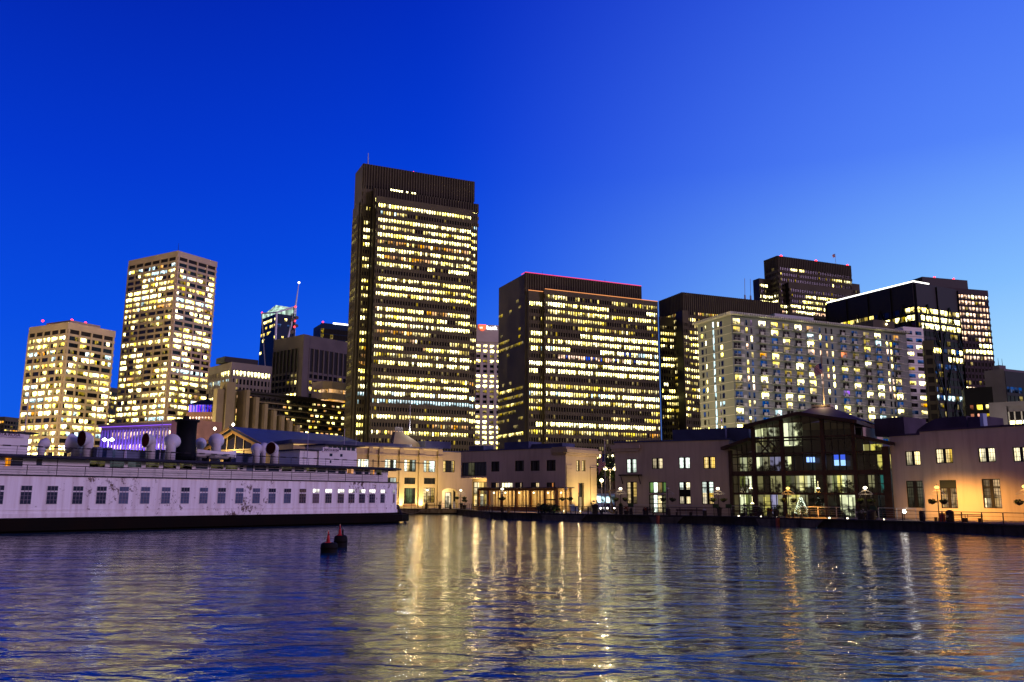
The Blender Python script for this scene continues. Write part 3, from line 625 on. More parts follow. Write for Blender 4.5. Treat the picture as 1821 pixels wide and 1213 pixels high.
for k in range(int((H - 12) / fl)):
    z = H - 1.3 - (k + 1) * fl
    hline.box(fr, .1, W, -.1, .16, z - .12, z + .06); hline.box(fL, 0, D - .15, -.1, .16, z - .12, z + .06)
    for j, x in enumerate(XX):
        c = apt(); w = 1.55
        T.w([fr.p(x - w, .04, z + .35), fr.p(x + w, .04, z + .35), fr.p(x + w, .04, z + 2.5), fr.p(x - w, .04, z + 2.5)], c)
        bays.append((proj(fr.p(x, 0, z))[1] < 755, (lambda mb, mi, x=x, z=z, w=w: (mb.box(fr, x - w - .1, x + w + .1, -.05, .12, z + .25, z + .34, mi), mb.box(fr, x - .05, x + .05, -.05, .1, z + .34, z + 2.5, mi))), 0))
        def bal(mb, mi, x=x, z=z, s=(j in (0,))):
            mb.box(fr, x - 2.0, x + 2.3, .05, 1.5, z - .1, z + .1, mi); mb.box(fr, x + (.9 if s else -2.0), x + (2.3 if s else -.5), 1.32, 1.5, z + .1, z + 1.1, mi); mb.box(fr, x - 2.0, x + 2.3, 1.40, 1.45, z + .95, z + 1.05, mi)
            for q in range(8): mb.box(fr, x - 1.9 + q * .55, x - 1.86 + q * .55, 1.40, 1.44, z + .1, z + .95, mi)
        cc = proj(fr.p(x, 1.5, z)); balc.append((1 / (fr.p(x, 1, z) - CAM).length if cc[1] < 755 else .0001, bal, 0))
    for x in XN: T.w([fr.p(x - .42, .04, z + .3), fr.p(x + .42, .04, z + .3), fr.p(x + .42, .04, z + 2.45), fr.p(x - .42, .04, z + 2.45)], r.choices('sdhkwm', (10, 4, 2, 2, 2, 2))[0])
    for px, w in ((1250.5, .55), (1257, .2), (1279.5, .2), (1285, .55)):
        a = fL.hit(px, 650)[0]; T.w([fL.p(a - w * 1.2, .04, z + .5), fL.p(a + w * 1.2, .04, z + .5), fL.p(a + w * 1.2, .04, z + 2.4), fL.p(a - w * 1.2, .04, z + 2.4)], r.choices('dshwcp', (12, 4, 2, 3, 1, .6))[0])
    a = fL.hit(1271, 650)[0]; T.w([fL.p(a - .42, .06, z + .1), fL.p(a + .42, .06, z + .1), fL.p(a + .42, .06, z + fl - .1), fL.p(a - .42, .06, z + fl - .1)], 'c')
many('window_frame', bays, [APD], T.root); hline.build('floor_lines', APD, T.root); many('balcony', balc, [APD], T.root)
T.done(APT, APD, APD)
pb = MB(); pb.box(fr, W * .28, W * .5, -12, -5, H + .3, H + 3.2); pb.build('roof_room', glassd('penthouse_glass', (.10, .16, .14), .3), T.root)
pb = MB(); pb.box(fr, W - 16, W - 4, -12, -2, H + .3, H + 4.5); pb.build('roof_room', BRN, T.root)
RL = glow('roof_floodlight', (1, .75, .35), 9); b = MB(); b.lathe(fr.p(W - 9, -1.6, H + 3), [(0, -.5), (.5, 0), (0, .5)], 8); b.build('roof_lamp', RL, T.root)
T = Tower('apartment_block', 'narrow white end block with two window columns beside the long apartment block', (1606, 580.5), (1641.5, 583.5), 75, D=18, cat='building')
T.slab(0, T.W, -18, 0, 75); r = random.Random(8); b = MB()
for k in range(20):
    z = 75 - .9 - (k + 1) * 3.08; b.box(T.fr, .05, T.W, -.1, .12, z - .1, z + .08)
    for j in range(2):
        x = T.W * (.27 + .47 * j); T.w([T.fr.p(x - 1.6, .04, z + .75), T.fr.p(x + 1.6, .04, z + .75), T.fr.p(x + 1.6, .04, z + 2.3), T.fr.p(x - 1.6, .04, z + 2.3)], ('ss' if k < 2 else 'hddsdmwddamwl')[r.randrange(2 if k < 2 else 13)])
b.build('floor_lines', APD, T.root); T.done(mat('white_apartment_wall', (.82, .78, .74), .85, .05, .1), APD, APD)
sd_ = plain('apartment_block', 'dark narrow block between the white end block and the braced tower', (1641.5, 606), (1659, 605.5), 68, D=2, p=.2, pal='mk', seed=14, run=1, pitch=3, left=False, cat='building')

# ---------------------------------------------------------------- terraced hotel with concrete fins
HB = mat('hotel_concrete', (.21, .18, .10), .85, .1, .15); HR = root('terraced_hotel', Pz(432, 694, 54) * 1, 'terraced concrete hotel with curved fins and planted balconies below the dark grey tower', 'hotel')
hc, hr_ = Pz(440, 696, 54), Pz(617, 716, 54); hf = Fr(hc, hr_); b = MB(); W = hf.L
b.box(hf, -3, W, -24, -5, DECK, 54); b.box(hf, -3, W + 6, -24, -3.5, 54, 55); b.build('block', BRND, HR)
A = lambda px, py, off=0: hf.hit(px, py, off)
b = MB(); a0, zt = A(387, 691); a1 = A(400, 691)[0]; b.box(hf, a0, a1, -3, 0, DECK, zt); b.box(hf, a1, A(416.5, 680)[0], -4, 1.5, DECK, A(408, 679.5)[1]); b.box(hf, A(417, 700)[0] + .1, A(432, 700)[0], -8, -3, DECK, A(425, 694)[1]); b.build('lift_tower', HB, HR)
wl = []
for k in range(12):
    z = 52 - k * 3.4; a = A(425.5, 700, -2.9)[0]
    q = [hf.p(a - 1.3, -2.9, z - 2.6), hf.p(a + 1.3, -2.9, z - 2.6), hf.p(a + 1.3, -2.9, z), hf.p(a - 1.3, -2.9, z)]
    wl.append((9 - k, (lambda mb, mi, P=q: mb.quad(P, mi)), LK.index('adaml'[k % 5])))
for i, (px, py) in enumerate(((438, 694), (453, 707), (467, 719), (481, 731), (493.5, 740), (506, 749), (518, 757))):
    a, z = A(px, py, 2 + i * .5); f_ = MB(); w = 1.55; o1 = 4 + i * 1.2
    pr = [(a - w, o1 - 1.2), (a - w * .6, o1), (a + w * .6, o1), (a + w, o1 - 1.2), (a + w, -5), (a - w, -5)]; pr = [hf.p(x, o, 0) for x, o in pr]
    f_.prism([(p.x, p.y) for p in pr], DECK, z); f_.build('fin', HB, HR)
r = random.Random(3); terr = MB(); slat = MB()
for k in range(13):
    z = 52.5 - k * 3.1; o = -4 + k * .55; st = A(440 + k * 7.5, 700)[0]
    terr.box(hf, st, W + 4, -6, o + 1.2, z - 2.9, z - 2.45); slat.box(hf, st, W + 4, o + 1.0, o + 1.25, z - 2.45, z - 1.7)
    n = int((W - st) / 3.3)
    for i in range(n):
        x = st + i * 3.3 + (k % 2) * 1.6; lit_ = r.random() < .46
        q = [hf.p(x, o, z - 2.3), hf.p(x + 2.2, o, z - 2.3), hf.p(x + 2.2, o, z - .5), hf.p(x, o, z - .5)]
        wl.append((5 if lit_ else 1, (lambda mb, mi, P=q: mb.quad(P, mi)), LK.index(r.choice('wmmaam') if lit_ else 'd')))
        slat.box(hf, x + 2.5, x + 2.8, o - .2, o + 1.1, z - 2.45, z)
terr.build('terrace_slabs', HB, HR); slat.build('balustrades', mat('dark_planting_boxes', (.045, .04, .03), .9, .4, 1.2), HR); many('window', wl, LM, HR)
lv = MB()
for k in range(11):
    z = 52.5 - k * 3.1; o = -2.6 + k * .55; st = A(440 + k * 7.5, 700)[0]
    for i in range(int((W - st) / 1.6)): lv.leaves(hf.p(st + i * 1.6, o, z - 1.7), .9, .5, .5, 7, .35, rnd=r)
lv.build('balcony_planting', mat('hotel_plants', (.035, .045, .02), .9, .4, 2), HR, kind='stuff')
cw = MB(); x0, zz = A(578, 690, 3)
for py0, py1 in ((680, 693), (700, 711)):
    z1, z0 = A(600, py0, 3)[1], A(600, py1, 3)[1]; pr = [hf.p(x, o, 0) for x, o in ((x0, 1), (x0 + 4, 4), (W + 6, 4), (W + 6, -8), (x0, -8))]; cw.prism([(p.x, p.y) for p in pr], z0, z1)
cw.build('rooftop_lounge', mat('lounge_concrete', (.46, .38, .24), .85, .08, .2), HR); cw = MB(); cw.box(hf, x0 + 3, W + 5, -5, 2.5, A(600, 712, 3)[1], A(600, 693, 3)[1]); cw.build('lounge_glass', LIT['a'], HR)

# ---------------------------------------------------------------- long purple lit waterfront building with blue lantern tower
BR2 = mat('red_stone', (.16, .09, .08), .85, .15, .2); PUR = mat('painted_facade', (.24, .19, .22), .8, .1, .2)
c0, c1 = Pz(180, 757, 31), Pz(310, 751.5, 31); pf = Fr(c0, c1); PR = root('arcaded_building', c0, 'long arcaded building washed in purple light with a blue lantern tower', 'building'); W = pf.L
b = MB(); b.box(pf, 0, W, -20, 0, DECK, 30.4); b.build('block', PUR, PR); b = MB(); b.box(pf, -.6, W + .6, -20, .9, 30.4, 31.4); b.build('cornice', PUR, PR)
wl = []; n = 22
PB = mat('pilaster_paint', (.24, .22, .32), .8, .1, .3); pl_ = MB()
for i in range(n):
    x = W * .03 + i * W * .94 / n; wd = W * .94 / n
    pl_.box(pf, x - .28, x + .28, 0, .5, 14, 29)
    for z0, z1, key in ((25.2, 28.2, 'k'), (20.4, 23.2, 'k'), (14.6, 17.6, 'm'), (9.5, 12, 'a')):
        u0, u1 = x + wd * .3, x + wd * .76; key2 = key if i > 2 or z1 < 19 else 's'
        q = [pf.p(u0, .06, z0), pf.p(u1, .06, z0), pf.p(u1, .06, z1 - .5), pf.p((u0 + u1) / 2, .06, z1), pf.p(u0, .06, z1 - .5)]
        wl.append((z1, (lambda mb, mi, P=q: mb.quad(P, mi)), LK.index(key2)))
pl_.build('pilasters', PB, PR)
# end pavilion and wing on the right
tw0, tw1 = Pz(337, 720, 47), Pz(381, 720, 47); tf = Fr(tw0, tw1); TW = tf.L
b = MB(); b.box(pf, W + .1, W + 9, -16, 1.5, DECK, 32); b.build('pavilion', BR2, PR); b = MB(); b.box(tf, -1, TW + .6, -TW, .2, DECK, 43.5); b.build('tower_base', BR2, PR)
b = MB(); b.box(tf, -1.3, TW + 5, -6, 5, DECK, 31); b.build('wing', PUR, PR)
b = MB(); b.box(tf, 0, TW, -TW, 0, 43.5, 47); b.build('lantern', LIT['p'], PR); b = MB()
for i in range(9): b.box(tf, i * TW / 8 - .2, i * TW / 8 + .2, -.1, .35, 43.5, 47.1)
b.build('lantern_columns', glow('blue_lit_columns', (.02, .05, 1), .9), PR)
b = MB(); P = [tf.p(-.9, .9, 47), tf.p(TW + .9, .9, 47), tf.p(TW + .9, -TW - .9, 47), tf.p(-.9, -TW - .9, 47), tf.p(TW / 2, -TW / 2, 50.8)]; b.add(P, [(0, 1, 4), (1, 2, 4), (2, 3, 4), (3, 0, 4), (3, 2, 1, 0)]); b.tube(P[4], P[4] + Vector((0, 0, 2.4)), .5, 6); b.build('roof', BLKM, PR)
for i in range(8):
    for z, key, wf, o_ in ((39.5, 'k', .3, .25), (33.5, 'w', .3, .25), (27.5, 'k', .55, 5.06), (22.5, 'p', .55, 5.06)):
        x = (i + .3) * TW / 8; q = [tf.p(x, o_, z), tf.p(x + wf * 2.5, o_, z), tf.p(x + wf * 2.5, o_, z + 1.6), tf.p(x, o_, z + 1.6)]; wl.append((z, (lambda mb, mi, P=q: mb.quad(P, mi)), LK.index(key)))
many('window', wl, LM, PR)
for i in range(6): light('uplight', pf.p(W * (.08 + .17 * i), 3.5, 13), 17000, (.20, .08, 1), PR, .3)
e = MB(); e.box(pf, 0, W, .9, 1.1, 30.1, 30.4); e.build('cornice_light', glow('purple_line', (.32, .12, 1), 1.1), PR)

# ---------------------------------------------------------------- point lights added unseen behind the piers to wash the facades
for (x, y, z, p) in ((-330, 420, 9, 300000), (-265, 415, 9, 300000), (-205, 410, 9, 260000), (-150, 400, 9, 160000), (-120, 300, 9, 40000), (-60, 320, 9, 60000), (0, 300, 9, 60000), (35, 330, 9, 60000), (75, 262, 9, 22000), (115, 262, 9, 22000), (160, 262, 9, 18000), (190, 320, 9, 15000)):
    light('facade_wash_light', (x, y, z), p, (1, .74, .36) if x < 60 else (1, .95, .74), None, .5)
# ---------------------------------------------------------------- pier buildings
STUC = mat('taupe_stucco', (.54, .42, .31), .88, .10, .12, streak=.16, bump=.15)
STUCP = mat('warm_stucco', (.40, .31, .175), .85, .08, .2, streak=.12, bump=.15)
TRIM = mat('dark_bronze_frame', (.022, .018, .014), .5, .15, 1); ROOF = mat('slate_blue_roof', (.07, .08, .16), .75, .2, .4); ROOFP = mat('plum_roof', (.075, .055, .085), .8, .2, .3)
WOOD = mat('brown_steel', (.075, .042, .028), .6, .25, .6); CREAM = mat('cream_trim', (.50, .40, .26), .8, .08, .3); RAIL = mat('rail_metal', (.05, .04, .035), .5, .2, 1.5)
PALE = mat('pale_metal', (.45, .42, .40), .5, .1, 1)
def wallo(mb, fr, a0, a1, z0, z1, ops, th=.32, o=0.):
    ops = [(max(a0, p), min(a1, q), max(z0, r), min(z1, s)) for p, q, r, s in ops]
    As = sorted({a0, a1} | {v for q in ops for v in q[:2]}); Zs = sorted({z0, z1} | {v for q in ops for v in q[2:]})
    for x0, x1 in zip(As, As[1:]):
        for y0, y1 in zip(Zs, Zs[1:]):
            xm, ym = (x0 + x1) / 2, (y0 + y1) / 2
            if any(p < xm < q and r < ym < s for p, q, r, s in ops): continue
            mb.quad([fr.p(x0, o, y0), fr.p(x1, o, y0), fr.p(x1, o, y1), fr.p(x0, o, y1)])
    for p, q, r, s in ops:
        c0 = [fr.p(x, o, z) for x, z in ((p, r), (q, r), (q, s), (p, s))]; c1 = [c - fr.n * th for c in c0]
        for i in range(4):
            j = (i + 1) % 4; mb.quad([c0[j], c0[i], c1[i], c1[j]])
def window(par, fr, rc, keys, cols=2, rows=4, mid=.22, o=-.22, trans=(), fm=None, name='window', label=None, mt=.035, krows=1):
    """pane mesh + frame sub-part; keys laid out left-right, bottom-up"""
    a0, a1, z0, z1 = rc; kc = len(keys) // krows; mb = MB(); ks = sorted(set(keys))
    for i in range(kc):
        for j in range(krows):
            x0, x1 = a0 + (a1 - a0) * i / kc, a0 + (a1 - a0) * (i + 1) / kc; y0, y1 = z0 + (z1 - z0) * j / krows, z0 + (z1 - z0) * (j + 1) / krows
            mb.quad([fr.p(x0, o, y0), fr.p(x1, o, y0), fr.p(x1, o, y1), fr.p(x0, o, y1)], ks.index(keys[j * kc + i]))
    w = mb.build(name, [WLIT.get(k, LIT.get(k)) for k in ks], par)
    if label: w['label'] = label
    f = MB(); t = .10; d0, d1 = o + .01, o + .12
    f.box(fr, a0 - .002, a0 + t, d0, d1, z0, z1); f.box(fr, a1 - t, a1 + .002, d0, d1, z0, z1); f.box(fr, a0 + t, a1 - t, d0, d1 - .003, z0 - .002, z0 + t); f.box(fr, a0 + t, a1 - t, d0, d1 - .003, z1 - t, z1 + .002)
    if mid: f.box(fr, (a0 + a1 - mid) / 2, (a0 + a1 + mid) / 2, d0, d1 - .006, z0 + t, z1 - t)
    for tz in trans: f.box(fr, a0 + t, a1 - t, d0, d1 - .009, z0 + (z1 - z0) * tz - .07, z0 + (z1 - z0) * tz + .07)
    for i in range(1, cols * 2 if mid else cols):
        x = a0 + (a1 - a0) * i / (cols * 2 if mid else cols)
        f.box(fr, x - mt / 2, x + mt / 2, d0, d0 + .05, z0 + t, z1 - t)
    for j in range(1, rows):
        z = z0 + (z1 - z0) * j / rows; f.box(fr, a0 + t, a1 - t, d0, d0 + .045, z - mt / 2, z + mt / 2)
    f.build('frame', fm or TRIM, w); return w
def nlit(n, c, s, **k): return lit(n, c, s, blk=.9, lo=.25, hi=1.3, fine=1.3, cut=(-.25, .5), **k)
WLIT = {'W': nlit('pane_warm_white', (1, .80, .42), 1.5), 'C': nlit('pane_cool_white', (.85, 1, .86), 1.3), 'Y': nlit('pane_yellow', (1, .66, .16), .8), 'T': nlit('pane_tan', (1, .62, .25), .38), 'H': nlit('pane_hot', (1, .86, .5), 1.9),
        'D': glassd('pane_dark', (.012, .014, .016), .05), 'G': nlit('pane_green', (.30, .55, .18), .35), 'B': glow('blue_screen', (.10, .22, 1), 1.6), 'O': nlit('pane_orange', (1, .32, .04), .6), 'N': nlit('pane_dull', (.45, .42, .25), .12), 'R': mat('roller_blind', (.03, .035, .03), .8, .1)}
F5 = Fr(Pz(1635, 768, 11.6), Pz(1821, 757, 11.6)); F3 = Fr(Pz(1093, 788, 11.6), Pz(1296, 782, 11.6)); F4 = Fr(F3.p(F3.L, 0, 0), F5.p(-4.5, -1.0, 0))
def pier_block(name, label, fr, a0, a1, z1, wins, roofm=ROOFP, depth=24, extra=(), o=0., wm=None, right=True):
    """wins: (x0,x1,y0,y1,keys,kwargs) measured on the photo, placed in the wall's plane"""
    R = root(name, fr.p((a0 + a1) / 2, o, DECK), label, 'building'); ops = []; ws = []
    for x0, x1, y0, y1, keys, kw in wins:
        rc = fr.rect(x0, x1, y0, y1, o); rc = (rc[0], rc[1], max(rc[2], DECK + .02), rc[3]); ops.append(rc); ws.append((rc, keys, kw))
    mb = MB(); wallo(mb, fr, a0, a1, DECK, z1, ops, o=o)
    if right: mb.quad([fr.p(a1, o, DECK), fr.p(a1, o - depth, DECK), fr.p(a1, o - depth, z1), fr.p(a1, o, z1)])
    mb.quad([fr.p(a0, o - depth, DECK), fr.p(a0, o, DECK), fr.p(a0, o, z1), fr.p(a0, o - depth, z1)])
    mb.build('wall', wm or STUC, R)
    b = MB(); b.box(fr, a0 + .02, a1 - (.02 if right else .7), o - depth, o - .34, DECK, z1 - .25); b.build('interior', BRND, R)
    b = MB(); b.box(fr, a0 - .12, a1 + .12, o - .4, o + .14, z1, z1 + .22); b.box(fr, a0, a1, o - depth, o - .4, z1 - .2, z1 + .02); b.build('parapet', roofm, R)
    for rc, keys, kw in ws: window(R, fr, rc, keys, o=o - .22, **kw)
    return R
U = dict(cols=3, rows=3, mid=.34); LW = dict(cols=3, rows=7, mid=.40, trans=(.72,))
# right block and its recess
B5 = pier_block('pier_building', 'stuccoed two storey pier building at the right edge with orange lamplight on its wall', F5, 0, F5.L + 26, 11.6, [
    (1663.5, 1694, 797.6, 824, 'WY', U), (1739.5, 1770, 796, 822, 'HH', U), (1801, 1831, 794.5, 821, 'HW', U), (1862, 1892, 793, 820, 'WY', U),
    (1672, 1702, 853.7, 904, 'TTTT', dict(LW, krows=2)), (1747.5, 1780, 851.6, 904, 'WTTTTT', dict(LW, krows=3)), (1836, 1868, 850, 904, 'TT', LW)], ROOFP)
l = MB(); a_, z_ = F5.hit(1669, 861)
b = MB(); b.box(F5, F5.rect(1669, 1701, 853, 866)[0], F5.rect(1669, 1701, 853, 866)[1], -.2, -.08, F5.hit(1685, 867)[1], F5.hit(1685, 854)[1]); b.build('blind', WLIT['R'], B5)
B5r = pier_block('pier_building', 'narrow set back stucco bay between the glass fronted hall and the right hand pier building', F5, -4.6, -.02, 11.3, [(1610, 1636.5, 802, 828, 'HW', U), (1612.5, 1642.5, 855, 903, 'NN', dict(cols=4, rows=8, mid=.40, trans=(.76,)))], ROOFP, 20, o=-1.0)
# roof plant
def roofbox(name, label, fr, x0, x1, y0, y1, off, d, m, round_=False):
    a0, a1, z0, z1 = fr.rect(x0, x1, y0, y1, off); b = MB()
    if round_:
        h = z1 - z0; pts = [(a0, z0)] + [(a0 + (a1 - a0) * t, z0 + h * s) for t, s in ((.05, .35), (.25, .75), (.42, .95), (.55, 1), (1, 1))] + [(a1, z0)]
        b.extr(fr, pts, off - d, off)
    else: b.box(fr, a0, a1, off - d, off, z0, z1)
    o = b.build(name, m, None, loc=fr.p((a0 + a1) / 2, off, z0)); tag(o, label, 'roof plant'); return o
roofbox('roof_plant', 'long dark plum roof housing with a rounded end on the right pier building', F5, 1626, 1720, 743, 772, -10, 6, ROOFP, True)
roofbox('roof_plant', 'boxy plum roof housing beside the bright vertical vent on the right pier building', F5, 1721, 1752, 741, 768, -9, 5, ROOFP)
roofbox('roof_plant', 'slim blue grey vent box standing on the right pier building roof', F5, 1743, 1749, 735, 766, -7.5, 1, mat('vent_metal', (.35, .42, .6), .5))
roofbox('roof_plant', 'low plum roof box behind the right eave of the glass fronted hall', F5, 1555, 1608, 743, 775, -12, 6, ROOFP)
roofbox('roof_plant', 'long dark blue roof housing on the middle pier building beside the hall', F3, 1196, 1290, 763, 786, -9, 6, ROOF)
roofbox('roof_plant', 'short dark blue roof box left of the hall ridge', F3, 1290, 1332, 760, 786, -10, 6, ROOF)
# middle block
D3 = dict(cols=2, rows=2, mid=.1, mt=.05)
B3 = pier_block('pier_building', 'stuccoed two storey pier building in the middle with paired lit windows', F3, 0, F3.L, 11.6, [
    (1114, 1131.8, 816, 841, 'CC', U), (1159.5, 1178.5, 814.5, 834, 'WW', U), (1207, 1227, 813, 833.5, 'CC', U), (1250.7, 1272, 812, 833.5, 'YY', U),
    (1114.5, 1132.6, 857, 896, 'YY', LW), (1154, 1184.6, 857, 877, 'GCYG', dict(cols=4, rows=1, mid=0, mt=.08)), (1154, 1184.6, 879.5, 912, 'NCWN', dict(cols=4, rows=4, mid=0, mt=.12, name='door')),
    (1207.6, 1228, 857, 896.7, 'WWRRCH', dict(LW, krows=3)), (1248, 1269.5, 856, 897, 'WYCC', dict(LW, krows=2))], ROOF)
b = MB(); b.box(F3, -.5, 4.2, -3, .5, 10.7, 11.25); b.box(F3, -.35, 4.0, -3, .32, 10.3, 10.7); b.build('cornice', STUC, B3)
b = MB(); c0 = F3.rect(1104, 1142, 843, 845); b.box(F3, c0[0], c0[1], .02, .9, c0[2] - .1, c0[2] + .08); b.tube(F3.p(c0[0] + .3, .8, c0[2]), F3.p(c0[0] + .3, .02, c0[2] - 1.3), .06, 5); b.tube(F3.p(c0[1] - .3, .8, c0[2]), F3.p(c0[1] - .3, .02, c0[2] - 1.3), .06, 5); b.build('canopy', TRIM, B3)

# glass fronted hall
B4 = root('glass_hall', F4.p(F4.L / 2, 0, DECK), 'glass fronted hall with a stepped gable roof and brown steel frame', 'building'); W4 = F4.L
ax = lambda px, y=850: F4.hit(px, y)[0]; az = lambda y, px=1427: F4.hit(px, y)[1]
cx = [ax(1301, 860), ax(1342, 830), ax(1393, 830), ax(1466, 830), ax(1521, 830), ax(1579, 860)]; GL = glass_clear('hall_glass')
aM0, aM1 = cx[1], cx[4]; aP = (aM0 + aM1) / 2; zL0, zL1, zU, zA = 10.3, 11.3, 13.3, 14.5; z2, z1f = az(841), az(878)
def rlit(n, c, s): return lit(n, c, s, blk=.75, lo=.04, hi=1.7, fine=1.3)
ROOMS = {'Y': rlit('hall_yellow', (.95, .80, .22), .55), 'W': rlit('hall_white', (.95, .95, .5), .75), 'D': glassd('hall_dark', (.01, .018, .02), .1), 'G': rlit('hall_olive', (.5, .55, .12), .25), 'T': rlit('hall_teal', (.03, .22, .2), .3), 'V': rlit('hall_violet', (.5, .45, .8), .4), 'S': rlit('hall_soft', (.8, .7, .3), .2), 'N': nlit('hall_deep', (.02, .05, .06), .2)}
for i, px in enumerate(cx):
    top = zL0 - .1 if i in (0, 5) else (zU if i in (1, 4) else zU + 1.0)
    wd = .24 if i < 5 else .45; b = MB(); b.box(F4, px - wd, px + wd, -.25, .25, DECK, top - .15); b.build('column', WOOD, B4)
for z, h in ((z2, .62), (z1f, .3), (az(777.5), .18), (az(806), .16)):
    b = MB(); lo = cx[0] if z < 9.6 else cx[1]; hi = cx[5] if z < 9.6 else cx[4]; b.box(F4, lo + .31, hi - .31, -.22, .20, z - h / 2, z + h / 2); b.build('beam', WOOD, B4)
def rslab(a0, z0, a1, zz1, t, o0, o1):
    b = MB(); b.extr(F4, [(a0, z0), (a1, zz1), (a1, zz1 + t), (a0, z0 + t)], o0, o1); return b
rslab(aM0 - .9, zU - .25, aP - .003, zA, .45, -9, 1.6).build('roof', WOOD, B4); rslab(aP + .003, zA, aM1 + .9, zU - .25, .45, -9, 1.6).build('roof', WOOD, B4)
rslab(cx[0] - .9, zL0 - .2, aM0 - .31, zL1, .42, -9, 1.4).build('lower_roof', WOOD, B4); rslab(aM1 + .31, zL1, cx[5] + 1.2, zL0 - .2, .42, -9, 1.4).build('lower_roof', WOOD, B4)
b = MB(); b.box(F4, cx[0], cx[5], -26, -9.1, DECK, 10.4); b.box(F4, cx[1], cx[4], -26, -9.1, 10.4, 11.6); b.build('rear_body', ROOFP, B4)
# glowing panels stand in for lit rooms behind the glazing, per bay and storey
rooms = [['WYSD', 'SWY', 'YDV'], ['WYVW', 'VSW', 'YWV'], ['DDN', 'DNYW', 'YSGY'], ['NDD', 'SYWS', 'DDD'], ['NTD', 'YYWS', 'DYD'], ['DYY', 'TGND', 'DDNB']]
rooms = [('WSW', 'GWDS', 'WGDS'), ('SVVW', 'DSSG', 'YVSY'), ('DDNDD', 'SYWDS', 'YSDDD'), ('NNDD', 'GYWYSD', 'DWWD'), ('DDYY', 'DSDTT', 'DDND')]
cl = [(cx[i], cx[i + 1]) for i in range(5)]
zst = [(DECK, z1f - .15), (z1f + .15, z2 - .31), (z2 + .31, 10.0)]
for bi, (x0, x1) in enumerate(cl):
    for st in range(3):
        z0, z1 = zst[st]; ks = rooms[bi][2 - st]; d = -3.2 - .3 * st; ids = sorted(set(ks)); mb = MB(); n = len(ks)
        if st == 2 and 0 < bi < 4: z1 = zU - .3
        if st == 2 and bi in (0, 4): z1 = 9.9
        for i, k in enumerate(ks):
            u0, u1 = x0 + (x1 - x0) * i / n, x0 + (x1 - x0) * (i + 1) / n; mb.quad([F4.p(u0, d, z0), F4.p(u1, d, z0), F4.p(u1, d, z1 if st < 2 else min(z1, 9.2)), F4.p(u0, d, z1 if st < 2 else min(z1, 9.2))], ids.index(k))
        mb.build('room_glow_panel', [ROOMS[k] for k in ids], B4)
        g = MB(); zt = z1; pts = [(x0 + .3, z0), (x1 - .3, z0), (x1 - .3, zt), (x0 + .3, zt)]
        if st == 2:
            zf = lambda a: (zA - (zA - zU + .25) * abs(a - aP) / (aP - aM0 + .9)) if 0 < bi < 4 else zL0 - .2 + (zL1 - zL0 + .2) * (1 - abs((a - (aM0 if bi == 0 else aM1))) / (cx[1] - cx[0] + .9))
            pts = [(x0 + .3, z0), (x1 - .3, z0), (x1 - .3, zf(x1 - .3))] + ([(aP, zA)] if x0 < aP < x1 else []) + [(x0 + .3, zf(x0 + .3))]
        g.quad([F4.p(a, 0, z) for a, z in pts]); gp = g.build('glazing', GL, B4); f = MB()
        nm = 4 if x1 - x0 > 3 else 3
        for i in range(1, nm):
            x = x0 + .3 + (x1 - x0 - .6) * i / nm; f.box(F4, x - .045, x + .045, -.06, .06, z0, (zf(x) if st == 2 else z1) - .02)
        for q in ((.35, .7) if st == 2 else (.5,)): f.box(F4, x0 + .3, x1 - .3, -.055, .055, z0 + (z1 - z0) * q - .04, z0 + (z1 - z0) * q + .04)
        f.build('frame', TRIM, gp)
b = MB(); b.box(F4, cx[0], cx[5], -3.8, -.26, z2 - .25, z2 + .2); b.box(F4, cx[0], cx[5], -3.5, -.26, z1f - .12, z1f + .1); b.build('floor_slab', BRND, B4); b = MB(); b.box(F4, cx[0], cx[5], -5.2, -4.8, DECK, zL0 - .3); b.box(F4, cx[1], cx[4], -5.2, -4.8, zL0 - .3, zU - .4); b.build('back_wall', BLKM, B4)
for x0, x1, y0, y1, k in ((1341.5, 1385, 761, 776, 'W'), (1393, 1426, 752, 776, 'W'), (1344, 1387, 781, 804, 'S'), (1394, 1426, 779, 793, 'W'), (1534, 1569, 790, 801, 'Y')):
    rc = F4.rect(x0, x1, y0, y1, -3.3); b = MB(); b.box(F4, rc[0], rc[1], -3.4, -3.3, rc[2], rc[3]); b.build('clerestory_glow', ROOMS[k], B4)  # boxes glow by themselves, room light put into their colour
b = MB()
for i in range(4):
    x0 = cx[1] + .4 + i * (cx[2] - cx[1] - .8) / 2.; x1 = x0 + (cx[2] - cx[1] - .8) / 2.
    if i > 1: continue
    b.tube(F4.p(x0, -1.2, 9.4), F4.p(x1, -1.2, 11.2), .13, 5); b.tube(F4.p(x0, -1.2, 11.2), F4.p(x1, -1.2, 9.4), .13, 5)
for i in range(5):
    w = (cx[4] - cx[3] - .8) / 5; x0 = cx[3] + .4 + i * w; b.tube(F4.p(x0, -1.2, 10.0), F4.p(x0 + w / 2, -1.2, 11.0), .09, 5); b.tube(F4.p(x0 + w, -1.2, 10.0), F4.p(x0 + w / 2, -1.2, 11.0), .09, 5)
b.box(F4, cx[1] + .3, cx[4] - .3, -1.3, -1.1, 11.2, 11.4); b.box(F4, cx[1] + .3, cx[4] - .3, -1.3, -1.1, 9.2, 9.4); b.build('truss', TRIM, B4)
for x0, x1 in ((1434.5, 1439.5), (1441.5, 1449)):
    rc = F4.rect(x0, x1, 813, 822, -2.6); b = MB(); b.box(F4, rc[0], rc[1], -2.62, -2.55, rc[2], rc[3]); b.build('screen', glow('blue_screen_bright', (.25, .42, 1), 2.4), B4)
